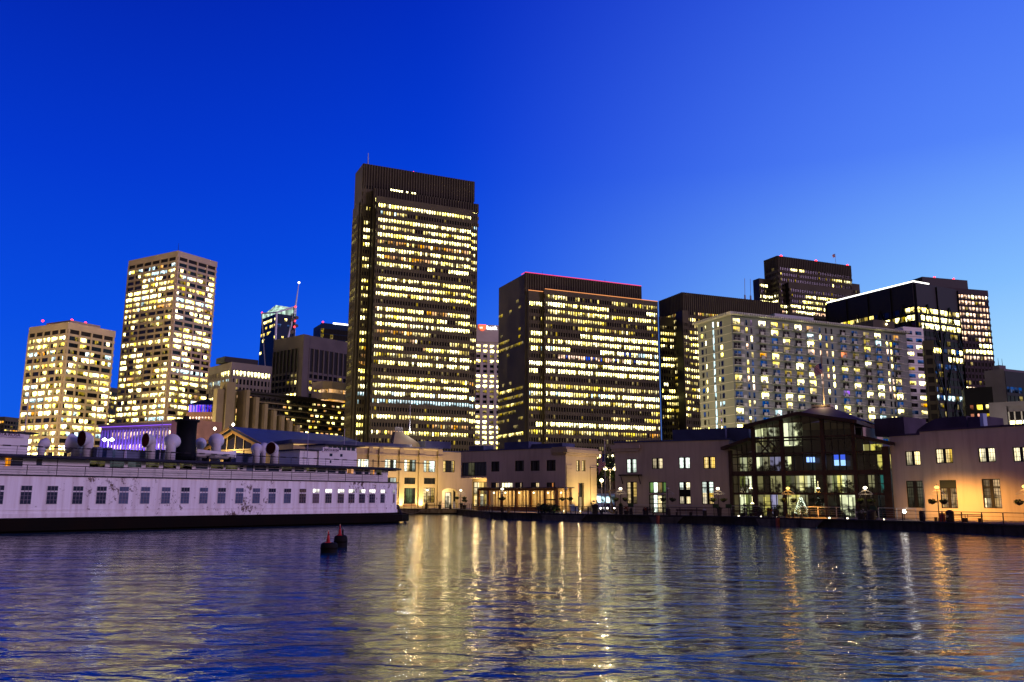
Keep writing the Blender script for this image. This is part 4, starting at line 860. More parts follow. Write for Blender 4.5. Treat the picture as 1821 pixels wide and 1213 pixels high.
for x0, x1 in ((1483.5, 1492.5), (1495, 1504)):
    rc = F4.rect(x0, x1, 808, 828, -2.6); b = MB(); b.box(F4, rc[0], rc[1], -2.62, -2.55, rc[2], (rc[2] + rc[3]) / 2); b.box(F4, rc[0], rc[1], -2.62, -2.55, (rc[2] + rc[3]) / 2 + .05, rc[3], 1); b.build('screen', [glow('blue_screen_pale', (.35, .6, 1), 1.6), glow('blue_screen_deep', (.06, .14, 1), 1.0)], B4)
# shelves, tables and counters inside read as dark furniture behind the glass
r = random.Random(6)
def inside(name, label, cat, a, z, kind):
    b = MB(); o = -1.6 - r.random()
    if kind == 'table':
        b.box(F4, a - .6, a + .6, o - .4, o + .4, z + .70, z + .76)
        for s in (-.5, .5): b.box(F4, a + s - .03, a + s + .03, o - .03, o + .03, z, z + .7)
        m = BLKM
    elif kind == 'shelf':
        for q in (0, .5, 1., 1.5, 1.95): b.box(F4, a - .5, a + .5, o - .3, o, z + q, z + q + .05)
        for s in (-.5, .46): b.box(F4, a + s, a + s + .04, o - .31, o + .01, z, z + 2.0)
        m = WOOD
    else:
        b.lathe(F4.p(a, o, z), [(.18, 0), (.24, .45)], 8, mi=0); b.leaves(F4.p(a, o, z + 1.15), .5, .5, .7, 90, .16, (1,), r); m = [BLKM, LEAF]
    q = b.build(name, m, None, loc=F4.p(a, o, z)); tag(q, label, cat); return q
LEAF = mat('leaf_green', (.05, .09, .025), .8, .3, 3); LEAFD = mat('leaf_dark', (.022, .035, .015), .85, .3, 3); LEAF_LAMPLIT = mat('leaf_lamplit', (.16, .20, .03), .8, .3, 3)  # the yellow-green leaf has lamplight on the baskets put into its colour
for i, (px, fl_, kind, lab) in enumerate(((1312, 2, 'table', 'dark table behind the upper left hall glazing'), (1328, 2, 'plant', 'potted plant upstairs in the leftmost bay of the glass hall'), (1386, 2, 'plant', 'tall potted plant upstairs beside the second hall column'),
        (1360, 2, 'table', 'dark table upstairs in the bay with white doors of the glass hall'), (1318, 1, 'shelf', 'wooden shelf on the middle storey of the leftmost hall bay'), (1357, 1, 'shelf', 'wooden shelf on the middle storey of the second hall bay'), (1420, 1, 'table', 'dark table on the middle storey of the central hall bay'),
        (1440, 1, 'shelf', 'wooden shelf on the middle storey right of the hall centre'), (1488, 1, 'table', 'dark table before the bright yellow room on the middle storey'), (1500, 1, 'plant', 'potted plant before the bright yellow room on the middle storey'), (1316, 0, 'plant', 'potted plant on the ground floor in the leftmost hall bay'), (1356, 0, 'shelf', 'wooden shelf on the ground floor of the second hall bay'), (1540, 2, 'table', 'dark table upstairs in the yellow lit right hall bay'))):
    inside({'table': 'table', 'plant': 'potted_plant', 'shelf': 'shelf'}[kind], lab, {'table': 'table', 'plant': 'plant', 'shelf': 'shelf'}[kind], ax(px), (DECK, z1f + .1, z2 + .2)[fl_], kind)
# pendant lamps in the hall
PEN = glow('pendant_lamp', (1, .80, .4), 6)
for i, (px, py, lab) in enumerate(((1335, 869, 'pendant lamp hanging at the left in the hall middle storey'), (1455, 869, 'pendant lamp hanging beside the fourth hall column'), (1338, 896, 'pendant lamp low in the ground floor of the hall'))):
    a, z = F4.hit(px, py, -1.5); b = MB(); b.lathe(F4.p(a, -1.5, z), [(.28, 0), (.16, .14), (.03, .2)], 10); b.tube(F4.p(a, -1.5, z + .2), F4.p(a, -1.5, z + 1.0), .015, 4); q = b.build('pendant_lamp', PEN, None, loc=F4.p(a, -1.5, z)); tag(q, lab, 'lamp')
# pyramid roof with flagpole behind the hall
pc = F4.p(aP + 2.5, -16, 0); hw = 9.5
b = MB(); zt = F4.hit(1463, 725, -16)[1]; at0, at1 = F4.hit(1449, 725, -16)[0], F4.hit(1478, 725, -16)[0]; al0, al1 = F4.hit(1412, 742, -16)[0] - 2, F4.hit(1555, 746, -16)[0]
zb = F4.hit(1555, 747, -16)[1] - .6; P = [F4.p(a, o, z) for a, o, z in ((al0, -9, zb), (al1, -9, zb), (al1, -23, zb), (al0, -23, zb), (at0, -15, zt), (at1, -15, zt), (at1, -17, zt), (at0, -17, zt))]
b.add(P, [(0, 1, 5, 4), (1, 2, 6, 5), (2, 3, 7, 6), (3, 0, 4, 7), (4, 5, 6, 7)]); PYR = root('roof_pavilion', F4.p((at0 + at1) / 2, -16, DECK), 'plum coloured pyramid roof rising behind the glass fronted hall', 'building'); b.build('roof', ROOFP, PYR)
b = MB(); b.box(F4, al0 + .3, al1 - .3, -22.7, -9.3, DECK, zb); b.build('wall', STUC, PYR); b = MB(); b.box(F4, at0 - .2, at1 + .2, -17.2, -14.8, zt, zt + .35); b.build('ridge_cap', CREAM, PYR)
def flagpole(label, P, h, r_, m=PALE):
    R = root('flagpole', P, label, 'flagpole'); b = MB(); b.tube(P, Vector(P) + Vector((0, 0, h)), r_, 8, r_ * .55); b.build('pole', m, R); b = MB(); b.lathe(Vector(P) + Vector((0, 0, h)), [(.02, 0), (r_ * 1.6, r_ * 1.5), (.02, r_ * 3)], 8); b.build('finial', CREAM, R); return R
fp = F4.p(*((F4.hit(1466, 722, -16)[0]), -16, zt + .35)); hp = F4.hit(1463, 640, -16)[1] - zt; flagpole('tall flagpole lit warm on the pyramid roof behind the glass hall', fp, hp, .11, CREAM)
flag('flag', 'striped flag on the tall pole above the pyramid roof', F4.p(F4.hit(1463, 646, -16)[0] - .1, -16, F4.hit(1463, 646, -16)[1]), F4.u * -1, 1.5, 1.6, seed=2)
light('roof_spotlight', fp + F4.n * 1.2 + Vector((0, 0, .3)), 260, (1, .72, .35), None, .1)

# block with overhang and pavilion, quoined end wall
F2 = Fr(Pz(820, 803.7, 12), Pz(1006, 796, 12)); _d = ray(1060.5, 803); _e = Vector((_d.y, -_d.x, 0)); _c = F2.p(F2.L, 0, 0); E2 = F2.side(F2.L, abs((CAM - _c).dot(_e) / (-F2.n).dot(_e)), False); a66 = F2.hit(865.5, 850)[0]
B2 = pier_block('pier_building', 'stuccoed pier building with an overhanging dark window and a floodlit quoined end wall', F2, a66, F2.L, 12, [
    (873.6, 888, 820.6, 838.7, 'DD', U), (916, 931.5, 819, 838, 'DD', U), (943.7, 959.5, 819, 837.5, 'DD', U), (972, 988, 818, 837.5, 'Dd', U),
    (873, 887, 858, 872, 'DT', dict(cols=2, rows=2, mid=.3)), (891, 912, 858, 872, 'HHHH', dict(cols=4, rows=1, mid=0, mt=.1)), (916, 930, 858, 872, 'DDTD', dict(cols=2, rows=2, mid=.3)), (944, 958.6, 858, 872, 'DY', dict(cols=2, rows=2, mid=.3)), (972, 987, 858, 872, 'DDOD', dict(cols=2, rows=2, mid=.3))], ROOF, depth=E2.L, right=False)
zo = F2.hit(843, 850)[1]; rcW = F2.rect(821.5, 865, 822, 846.5)
b = MB(); wallo(b, F2, 0, a66, zo, 12, [(rcW[0], rcW[1], rcW[2], rcW[3])]); b.quad([F2.p(0, -14, zo), F2.p(0, 0, zo), F2.p(0, 0, 12), F2.p(0, -14, 12)]); b.quad([F2.p(0, -14, zo), F2.p(a66, -14, zo), F2.p(a66, 0, zo), F2.p(0, 0, zo)]); b.build('overhang', STUC, B2)
b = MB(); b.box(F2, -.1, a66, -14, .12, 12.0, 12.2); b.build('overhang_roof', ROOF, B2); window(B2, F2, rcW, 'DNDD', cols=8, rows=1, mid=0, o=-.2)
b = MB(); b.box(F2, .1, a66 - .1, -14, -6.0, zo + .02, 11.9); b.build('overhang_core', BRND, B2)
rcG = F2.rect(841, 868, 857, 897, -3.2); b = MB(); wallo(b, F2, .05, a66 + .5, DECK, zo, [(rcG[0], rcG[1], DECK + .6, rcG[3])], o=-3.2); b.build('recess_wall', STUCP, B2)
window(B2, F2, (rcG[0], rcG[1], DECK + .6, rcG[3]), 'YWYWYT', cols=4, rows=4, mid=0, o=-3.4, krows=2, mt=.07)
light('recess_downlight', F2.p(a66 * .45, -1.2, zo - .7), 520, (1, .70, .30), B2, .4)
# quoined end wall
b = MB(); W = E2.L; rw = [E2.rect(1025, 1031.5, 818.5, 838), E2.rect(1034.7, 1041, 818.5, 838)]; rd = E2.rect(1028, 1038.5, 859, 900); rd = (rd[0], rd[1], DECK + .02, rd[3])
wallo(b, E2, 0, W, DECK, 11.2, rw + [rd], th=.5); b.build('end_wall', STUCP, B2)
for r_ in rw: window(B2, E2, r_, 'DY', cols=2, rows=4, mid=0, o=-.4)
window(B2, E2, rd, 'NTOD', cols=2, rows=4, mid=0, o=-.45, krows=2, name='door')
for x0, x1 in ((.15, W * .19), (W * .78, W - .15)):
    b = MB(); z = DECK + .6
    while z < 9.0: b.box(E2, x0, x1, -.02, .10, z, z + .62); z += .68
    b.box(E2, x0, x1, -.02, .06, DECK, 9.0); b.build('quoins', STUCP, B2)
b = MB(); b.box(E2, -.25, W + .45, -3, .35, 10.75, 11.15); b.box(E2, -.45, W + .75, -3, .65, 11.15, 11.75); b.box(E2, -.15, W + .3, -3, .2, 11.75, 12.15); b.box(F2, F2.L - 2.6, F2.L - .01, -1, .3, 10.75, 11.12); b.box(F2, F2.L - 2.6, F2.L - .01, -1, .55, 11.13, 11.72); b.build('cornice', STUCP, B2)
for a in (.9, W - 1.0): light('uplight', E2.p(a, 1.3, DECK + .25), 1300, (1, .74, .36), B2, .12, 80, E2.p(a, 0, DECK + 3.4))
light('uplight', E2.p(W * .5, 5.0, DECK + .3), 5200, (1, .74, .36), B2, .12, 110, E2.p(W * .5, 0, DECK + 6.5))
# roof plant on it
roofbox('roof_plant', 'low dark blue plant boxes on the roof of the pier building with the cafe', F2, 897, 940, 786, 800, -8, 4, ROOF)
roofbox('roof_plant', 'small blue equipment on the roof above the overhanging dark window', F2, 834, 860, 793, 803, -6, 3, ROOF)
roofbox('roof_plant', 'flat dark blue roof housing near the quoined corner of the cafe building', F2, 940, 1000, 789, 798, -9, 4, ROOF)

# glass cafe pavilion
fo = 4.6; PV = root('cafe_pavilion', F2.p(F2.hit(915, 900, fo)[0], fo, DECK), 'glazed cafe pavilion glowing orange with a flat roof in front of the pier building', 'pavilion')
px_ = [850, 868, 891, 917, 942.5, 968, 989]; pa = [F2.hit(p, 885, fo)[0] for p in px_]; zr = F2.hit(915, 868, fo)[1]
OW = mat('orange_wood', (.30, .13, .04), .6, .2, 1)
for a in pa:
    b = MB(); b.box(F2, a - .2, a + .2, fo - .4, fo, DECK, zr - .05); b.build('post', OW, PV)
b = MB(); b.box(F2, pa[0] - .5, pa[-1] + .5, .05, fo + .5, zr, zr + .16); b.build('roof', ROOFP, PV)
b = MB(); b.box(F2, pa[0], pa[-1], fo - .35, fo - .05, zr - .45, zr - .02); b.build('header', OW, PV)
for i in range(6):
    b = MB(); b.box(F2, pa[i] + .2, pa[i + 1] - .2, fo - .3, fo - .1, DECK, DECK + .75); b.build('low_wall', OW, PV)
    b = MB(); b.quad([F2.p(pa[i] + .2, fo - .2, DECK + .75), F2.p(pa[i + 1] - .2, fo - .2, DECK + .75), F2.p(pa[i + 1] - .2, fo - .2, zr - .45), F2.p(pa[i] + .2, fo - .2, zr - .45)]); g = b.build('glass_panel', GL, PV)
    b = MB(); m_ = (pa[i] + pa[i + 1]) / 2; b.box(F2, m_ - .04, m_ + .04, fo - .24, fo - .16, DECK + .75, zr - .45)
    if i == 5: b.box(F2, pa[i] + .2, pa[i + 1] - .2, fo - .26, fo - .14, DECK + 1.9, DECK + 2.1)
    b.build('mullion', TRIM if i == 5 else OW, g)
b = MB(); b.box(F2, pa[0], pa[-1], .04, .2, DECK, zr); b.build('back_wall', mat('cafe_back_wall', (.62, .48, .28), .8, .15, .5), PV)
cu_ = MB()
for i in range(22):
    a = pa[0] + .4 + i * (pa[-1] - pa[0] - .8) / 21; cu_.box(F2, a - .14, a + .12, .6, .68 + .1 * (i % 3), DECK + .4, zr - .3)
cu_.build('curtain', mat('pale_curtain', (.7, .58, .38), .9, .1, 2), PV)
for i in range(6):
    a = (pa[i] + pa[i + 1]) / 2 + .5; P = F2.p(a, 2.2, zr - .8); b = MB(); b.lathe(P, [(.02, -.16), (.17, 0), (.02, .16)], 10); b.build('ceiling_lamp', glow('cafe_lamp', (1, .85, .55), 6), PV); light('cafe_light', P - Vector((0, 0, .35)), 190, (1, .62, .22), PV, .3)
r = random.Random(9)
for i in range(9):
    a = pa[0] + 1.4 + i * (pa[-1] - pa[0] - 2.6) / 8; P = F2.p(a, 2.9 + .6 * (i % 2), DECK); b = MB(); b.lathe(P, [(.28, 0), (.05, .05), (.05, .7), (.45, .72), (.45, .76)], 10); q = b.build('cafe_table', PALE, None, loc=P); tag(q, 'small round cafe table inside the glazed pavilion', 'table', 'cafe tables in the pavilion')

# pilastered pier building on the left of it
F1 = Fr(Pz(640, 792.5, 13.5), Pz(786, 798.5, 13.5)); XW = lambda x0, x1, y0, y1: (x0, x1, y0, y1)
P1w = [(x0, x1, y0, y1, k, dict(cols=c, rows=rw_, mid=.0, mt=.06)) for x0, x1, y0, y1, k, c, rw_ in (
    (636, 664, 816.5, 838, 'CWCY', 5, 2), (684.5, 705, 817, 838, 'CWNC', 4, 2), (719, 739.5, 817.5, 839, 'CYNC', 4, 2), (753.6, 774, 819, 839.7, 'CYCC', 4, 2),
    (684, 705, 849, 861, 'NC', 4, 1), (719, 738.6, 849.5, 861, 'DN', 5, 1), (754, 774, 850, 861, 'DD', 3, 1),
    (690, 704.5, 868, 893, 'GC', 3, 3), (718.5, 738.6, 867.7, 896, 'NGGN', 6, 1), (752.8, 773, 867.5, 894, 'YYTY', 6, 5))]
aE = F1.hit(820.5, 840)[0]
B1 = pier_block('pier_building', 'pier building with floodlit pilasters and a pyramid roof topped by a flagpole', F1, -14, F1.L, 13.5, P1w, ROOF, depth=26, wm=STUCP)
b = MB(); arc = []; rA = F1.rect(784.5, 815, 868, 906); a0, a1, zb, zt = rA; zs_ = zt - .9; zb = DECK
xw = F1.rect(788, 808.5, 819, 840)
# wall with an arched doorway: strips left/right, then the piece above following the arch
wallo(b, F1, F1.L, a0, DECK, 12.9, []) if a0 > F1.L + .05 else None
wallo(b, F1, a1, aE + 5, DECK, 12.9, [])
wallo(b, F1, max(F1.L, a0) if a0 > F1.L else F1.L, a1, zt + .02, 12.9, [xw])
n = 10; A0 = max(a0, F1.L)
for i in range(n):
    f = lambda t: zs_ + (zt - zs_) * math.sin(PI * t) ** .6
    x0, x1 = A0 + (a1 - A0) * i / n, A0 + (a1 - A0) * (i + 1) / n; b.quad([F1.p(x0, 0, f(i / n)), F1.p(x1, 0, f((i + 1) / n)), F1.p(x1, 0, zt + .02), F1.p(x0, 0, zt + .02)])
    b.quad([F1.p(x0, 0, f(i / n)), F1.p(x0, -1.2, f(i / n)), F1.p(x1, -1.2, f((i + 1) / n)), F1.p(x1, 0, f((i + 1) / n))])
for x in (A0, a1): b.quad([F1.p(x, 0, zb), F1.p(x, -1.2, zb), F1.p(x, -1.2, zs_), F1.p(x, 0, zs_)])
b.build('entrance_wall', STUCP, B1); window(B1, F1, xw, 'YDDY', cols=4, rows=3, mid=0, mt=.06)
b = MB(); b.quad([F1.p(A0 - .3, -2.6, DECK), F1.p(a1 + .3, -2.6, DECK), F1.p(a1 + .3, -2.6, zt + .3), F1.p(A0 - .3, -2.6, zt + .3)]); b.build('porch_wall', mat('porch_plaster', (.7, .6, .4), .8, .05), B1)
window(B1, F1, (A0 + .6, A0 + 1.5, DECK + .9, zs_ + .2), 'YY', cols=3, rows=5, mid=0, o=-2.5); window(B1, F1, (a1 - 1.9, a1 - .4, DECK + .02, zs_), 'WW', cols=2, rows=3, mid=0, o=-2.5, name='door')
light('porch_light', F1.p((A0 + a1) / 2, -1.3, zt - .8), 210, (1, .76, .36), B1, .5)
b = MB(); b.box(F1, F1.L, aE + 5, -12, .12, 12.9, 13.1); b.build('parapet', ROOF, B1)
for k, (xa, xb) in enumerate(((653.5, 660), (672, 679), (708.5, 715.2), (743.6, 750.5), (777, 785))):
    q = F1.rect(xa, xb, 808, 900); b = MB(); b.box(F1, q[0], q[1], -.02, .42, DECK, 11.6); b.build('pilaster', STUCP, B1); b = MB(); b.box(F1, q[0] - .25, q[1] + .25, -.02, .75, 11.6, 12.0); b.box(F1, q[0], q[1], -.02, .38, 12.0, 13.3); b.build('capital', STUCP, B1)
    if k < 4: light('uplight', F1.p((q[0] + q[1]) / 2, 1.7, DECK + .3), (1300, 1300, 2000, 2200)[k], (1, .74, .34), B1, .1, 110, F1.p((q[0] + q[1]) / 2, 0, DECK + 3.2))
b = MB(); b.box(F1, -14, F1.L, -.02, .22, 11.62, 11.95); b.build('cornice', STUCP, B1)
for a in (F1.L * .45, F1.L * .95): light('facade_fill', F1.p(a, 9, DECK + 2.5), 4200, (1, .70, .34), B1, .2, 120, F1.p(a, 0, 7))  # extra unseen spots added out on the deck to warm this facade
b = MB(); b.box(F1, -14, F1.L, .02, .14, 13.15, 13.25); b.build('cornice_light', glow('warm_strip', (1, .62, .22), 1.1), B1)
b = MB()
q0, q1, zq = F1.hit(699, 781, -9)[0], F1.hit(757, 785, -9)[0], 14.3; za_ = F1.hit(720, 766, -9)[1]; qa = F1.hit(716, 766, -9)[0]; qb = F1.hit(728, 766, -9)[0]; dd = (q1 - q0)
P = [F1.p(q0, -9 + .0, zq), F1.p(q1, -9, zq), F1.p(q1 + 3.5, -9 - dd, zq), F1.p(q0 + 3.5, -9 - dd, zq), F1.p(qa, -9 - dd * .42, za_), F1.p(qb, -9 - dd * .42, za_), F1.p(qb, -9 - dd * .6, za_), F1.p(qa, -9 - dd * .6, za_)]
b.add(P, [(0, 1, 5, 4), (1, 2, 6, 5), (2, 3, 7, 6), (3, 0, 4, 7), (4, 5, 6, 7)]); b.build('pyramid_roof', mat('tan_roof', (.30, .235, .13), .8, .1, .4), B1)
light('roof_floodlight', F1.p((q0 + q1) / 2, -5, 14.8), 600, (1, .70, .32), B1, .2)
b = MB(); b.box(F1, -12, F1.L - 4, -20, -6, 13.5, 14.6); b.build('roof_deck', ROOF, B1)
b = MB()
for i in range(9): b.tube(F1.p(qa + i * (qb - qa) / 8, -9 - dd * .42, za_), F1.p(qa + i * (qb - qa) / 8, -9 - dd * .42, za_ + 1.0), .04, 4)
b.tube(F1.p(qa, -9 - dd * .42, za_ + 1), F1.p(qb, -9 - dd * .42, za_ + 1), .04, 4); b.build('roof_railing', PALE, B1)
fp = F1.p(F1.hit(725, 766, -14)[0], -9 - dd * .5, za_); flagpole('white flagpole on the pyramid roof of the pilastered pier building', fp, (766 - 717) / F * (fp.y) * 1.0, .14, glow('floodlit_white_pole', (.5, .6, .7), .7) if False else PALE)
light('roof_spotlight', fp + Vector((.8, -1.2, .4)), 500, (.9, .95, 1), None, .1)
roofbox('roof_plant', 'long flat blue roof housing beside the pyramid roof with the flagpole', F1, 756, 802, 785, 797, -7, 4, ROOF)

# gabled pier shed behind the ferry
Gr0, Gr1 = Pz(421, 759.5, 18), Pz(594, 773.5, 18); G = Fr(Gr0, Gr1); zE = 18 - 4.3; hwid = 11.5
GR = root('gabled_shed', G.p(0, 0, DECK), 'long gabled pier shed with a blue roof and warm lit gable behind the white ferry', 'building'); L_ = G.L + 9
b = MB(); b.add([G.p(-2, hwid + 1, zE - .4), G.p(L_ + 1, hwid + 1, zE - .4), G.p(L_ - 7, 0, 18), G.p(-2, 0, 18), G.p(-2, hwid + 1, zE - .75), G.p(L_ + 1, hwid + 1, zE - .75), G.p(-2, 0, 17.6), G.p(L_ - 7, 0, 17.6)], [(0, 1, 2, 3), (4, 6, 7, 5), (0, 4, 5, 1), (0, 3, 6, 4), (1, 5, 7, 2)])
b.add([G.p(-2, 0, 18), G.p(L_ - 7, 0, 18), G.p(L_ + 1, -hwid - 1, zE - .4), G.p(-2, -hwid - 1, zE - .4)], [(0, 1, 2, 3)]); b.add([G.p(L_ + 1, hwid + 1, zE - .4), G.p(L_ + 1, -hwid - 1, zE - .4), G.p(L_ - 7, 0, 18)], [(0, 1, 2)]); b.build('roof', mat('metal_roof_blue', (.06, .085, .15), .45, .12, .25), GR)
b = MB(); b.box(G, 0, L_, -hwid, hwid, DECK, zE - .8); b.build('wall', STUCP, GR); b = MB()
for i in range(9): b.box(G, 3 + i * 5.2, 3.8 + i * 5.2, hwid, hwid + .5, DECK, zE - .8)
b.build('pilasters', STUCP, GR)
GE = Fr(G.p(0, -hwid, 0), G.p(0, hwid, 0)); b = MB(); b.add([GE.p(0, .02, zE - .8), GE.p(2 * hwid, .02, zE - .8), GE.p(hwid, .02, 17.6)], [(0, 1, 2)]); b.build('gable_window', LIT['e'], GR)
b = MB()
for s in (-1, 1):
    for k, (o_, dz) in enumerate(((1.9, 0), (1.0, -.9))): b.extr(GE, [(hwid + s * (hwid + 1.2), zE - .9 + dz), (hwid, 17.5 + dz), (hwid, 18.1 + dz), (hwid + s * (hwid + 1.2), zE - .3 + dz)], o_ - .25 + (.01 if s > 0 else 0), o_)
b.build('gable_trim', mat('cedar_trim', (.42, .26, .11), .7, .15, 1), GR)
b = MB()
for i in range(1, 8): b.box(GE, i * 2 * hwid / 8 - .08, i * 2 * hwid / 8 + .08, .05, .2, 5, 17.6 - 4.6 * abs(i - 4) / 4)
for z in (7.5, 9.5, 11.5, 13): b.box(GE, .2, 2 * hwid - .2, .04, .18, z, z + .22)
b.build('gable_frame', CREAM, GR)
b = MB(); b.box(G, .5, L_ - .5, hwid + .1, hwid + .3, zE - 1.05, zE - .95); b.build('eave_light', glow('eave_strip', (1, .66, .28), 1.6), GR)
for s in (-.25, .2):
    P = GE.p(hwid + s * hwid * 1.2, 3.0, 17.6 if s < 0 else 18.2); b = MB(); b.lathe(P, [(.05, -.35), (.35, 0), (.05, .35)], 8); b.build('floodlight', glow('shed_floodlight', (1, .9, .7), 9), GR)
light('gable_light', GE.p(hwid, 3.4, 11.5), 3200, (1, .68, .28), GR, .2)
for a in (10, 22, 34, 44): light('wall_light', G.p(a, hwid + 1.3, zE - 2.8), 260, (1, .70, .34), GR, .2)
# ---------------------------------------------------------------- the white ferry
S = Fr(Pz(0, 949, 0), Pz(668, 931.5, 0)); LS = S.L
def ship_white():
    m = bpy.data.materials.new('peeling_white_paint'); m.use_nodes = True; nt = m.node_tree; L = nt.links; b = nt.nodes['Principled BSDF']; b.inputs['Roughness'].default_value = .55
    g = nd(nt, 'ShaderNodeNewGeometry'); mp = nd(nt, 'ShaderNodeMapping'); mp.inputs['Scale'].default_value = (1, 1, .8); L.new(g.outputs['Position'], mp.inputs[0])
    n = nd(nt, 'ShaderNodeTexNoise', Scale=1.5, Detail=10., Roughness=.76); L.new(mp.outputs[0], n.inputs['Vector'])
    big = nd(nt, 'ShaderNodeTexNoise', Scale=.16, Detail=2.); L.new(g.outputs['Position'], big.inputs['Vector'])
    ad = nd(nt, 'ShaderNodeMath', operation='MULTIPLY_ADD'); ad.inputs[1].default_value = .42; L.new(big.outputs['Fac'], ad.inputs[0]); L.new(n.outputs['Fac'], ad.inputs[2])
    r = nd(nt, 'ShaderNodeValToRGB'); e = r.color_ramp.elements; e[0].position, e[0].color = .81, (0, 0, 0, 1); e[1].position, e[1].color = .86, (1, 1, 1, 1); L.new(ad.outputs[0], r.inputs[0])
    mp2 = nd(nt, 'ShaderNodeMapping'); mp2.inputs['Scale'].default_value = (2.2, 2.2, .13); L.new(g.outputs['Position'], mp2.inputs[0])
    st = nd(nt, 'ShaderNodeTexNoise', Scale=1., Detail=5.); L.new(mp2.outputs[0], st.inputs['Vector'])
    r2 = nd(nt, 'ShaderNodeValToRGB'); e = r2.color_ramp.elements; e[0].position, e[0].color = .40, (.86, .84, .84, 1); e[1].position, e[1].color = .72, (.64, .58, .56, 1); L.new(st.outputs['Fac'], r2.inputs[0])
    mx = nd(nt, 'ShaderNodeMix', data_type='RGBA'); mx.inputs[7].default_value = (.10, .055, .04, 1); L.new(r.outputs[0], mx.inputs[0]); L.new(r2.outputs[0], mx.inputs[6]); L.new(mx.outputs[2], b.inputs['Base Color'])
    return m
SWH = ship_white(); SBK = mat('black_hull', (.004, .0035, .003), .7, .3, .4, col2=(.008, .005, .003), spec=.05); SDK = mat('dark_blue_roof_edge', (.018, .020, .045), .6, .2, .5); SPT = mat('ship_white_paint', (.74, .72, .72), .5, .06, .8); STM = mat('ship_dark_trim', (.012, .010, .016), .6, .1, 1)
FER = root('ferry', S.p(LS / 2, -6.5, 0), 'old white wooden ferry with peeling paint, black funnel and a row of tall windows', 'ferry')
def outline(e=0., a0=-18, cut=0):
    return [S.p(a, o, 0) for a, o in ((a0, e), (LS - cut, e), (LS + 3.0 + e * .5 - cut, -.5 + e), (LS + 4.9 + e - cut, -1.7 + e), (LS + 6.0 + e - cut, -3.6), (LS + 6.4 + e - cut, -6.5), (LS + 5.2 - cut, -9.5), (LS - cut, -13 - e), (a0, -13 - e))]
b = MB(); b.prism([(p.x, p.y) for p in outline(.25)], -1, 1.36); b.prism([(p.x, p.y) for p in outline(.75, cut=-.8)], .2, 1.1); b.build('hull', SBK, FER)
b = MB(); b.prism([(p.x, p.y) for p in outline(.09)], 1.36, 1.75); b.prism([(p.x, p.y) for p in outline(0)], 1.75, 5.2); b.prism([(p.x, p.y) for p in outline(.05)], 2.05, 2.12); b.build('side_wall', SWH, FER)
b = MB(); b.prism([(p.x, p.y) for p in outline(.14)], 5.2, 5.30); b.build('deck_edge', STM, FER)
aC = S.hit(690, 838, -1.2)[0]
b = MB(); b.box(S, -18, aC, -11.8, -1.2, 5.30, 6.92); b.build('cabin', SPT, FER)
b = MB(); rl = [S.p(a, o, 0) for a, o in ((-18, .15), (LS + 3, .15), (LS + 5.4, -1.5), (LS + 6.6, -4.5), (LS + 6.6, -8), (LS + 4, -12), (LS, -13.1), (-18, -13.1))]; b.prism([(p.x, p.y) for p in rl], 6.92, 7.14); b.build('roof', SDK, FER)
# hull windows
WS = {'p': glassd('ferry_pane_dark', (.02, .03, .06), .1), 'q': mat('ferry_pane_blind', (.10, .13, .22), .4, .15, 2), 'r': mat('ferry_pane_grey', (.16, .12, .13), .5, .15, 2), 'x': nlit('ferry_pane_white', (1, .95, .85), 1.6)}
def hullwin(fr, a, w, keys, o=.0):
    z0, z1, zm0, zm1 = 2.62, 4.28, 3.72, 3.86
    f = MB(); t = .05; f.box(fr, a - w - t, a + w + t, o - .02, o + .03, z0 - t, z1 + t); wf = f.build('window', SPT, FER)
    for k, (y0, y1) in zip(keys, ((z0, zm0), (zm1, z1))):
        p = MB(); p.quad([fr.p(a - w, o + .045, y0), fr.p(a + w, o + .045, y0), fr.p(a + w, o + .045, y1), fr.p(a - w, o + .045, y1)]); p.build('pane', WS[k], wf)
    m = MB()
    for i in (1, 2): m.box(fr, a - w + 2 * w * i / 3 - .018, a - w + 2 * w * i / 3 + .018, o + .046, o + .065, z0, z1)
    m.box(fr, a - w, a + w, o + .046, o + .062, z0 + .36, z0 + .395); m.box(fr, a - w, a + w, o + .046, o + .062, z0 + .73, z0 + .765); m.build('muntins', mat('muntin_grey', (.25, .22, .27), .6) if 'MU' not in globals() else MU, wf)
MU = mat('muntin_grey', (.25, .22, .27), .6)
ks = ['pp', 'pp', 'pp', 'pp', 'qq', 'qq', 'qq', 'qp', 'qq', 'qp', 'qq', 'qq', 'qp', 'qp', 'pp', 'rx', 'px', 'px', 'px', 'px', 'px']
for px, k in zip((-4, 46, 92.5, 138, 180, 220, 258, 294.6, 329, 362, 394, 425.5, 455.5, 483.6, 511, 538, 561.7, 584, 606, 625, 643.7, 661.7), ['pp'] + ks): hullwin(S, S.hit(px, 880)[0], .46, k)
o_ = outline(0); f1 = Fr(o_[1], o_[2]); f2 = Fr(o_[2], o_[3]); hullwin(f1, f1.L * .38, .40, 'px'); hullwin(f2, f2.L * .35, .40, 'rx')
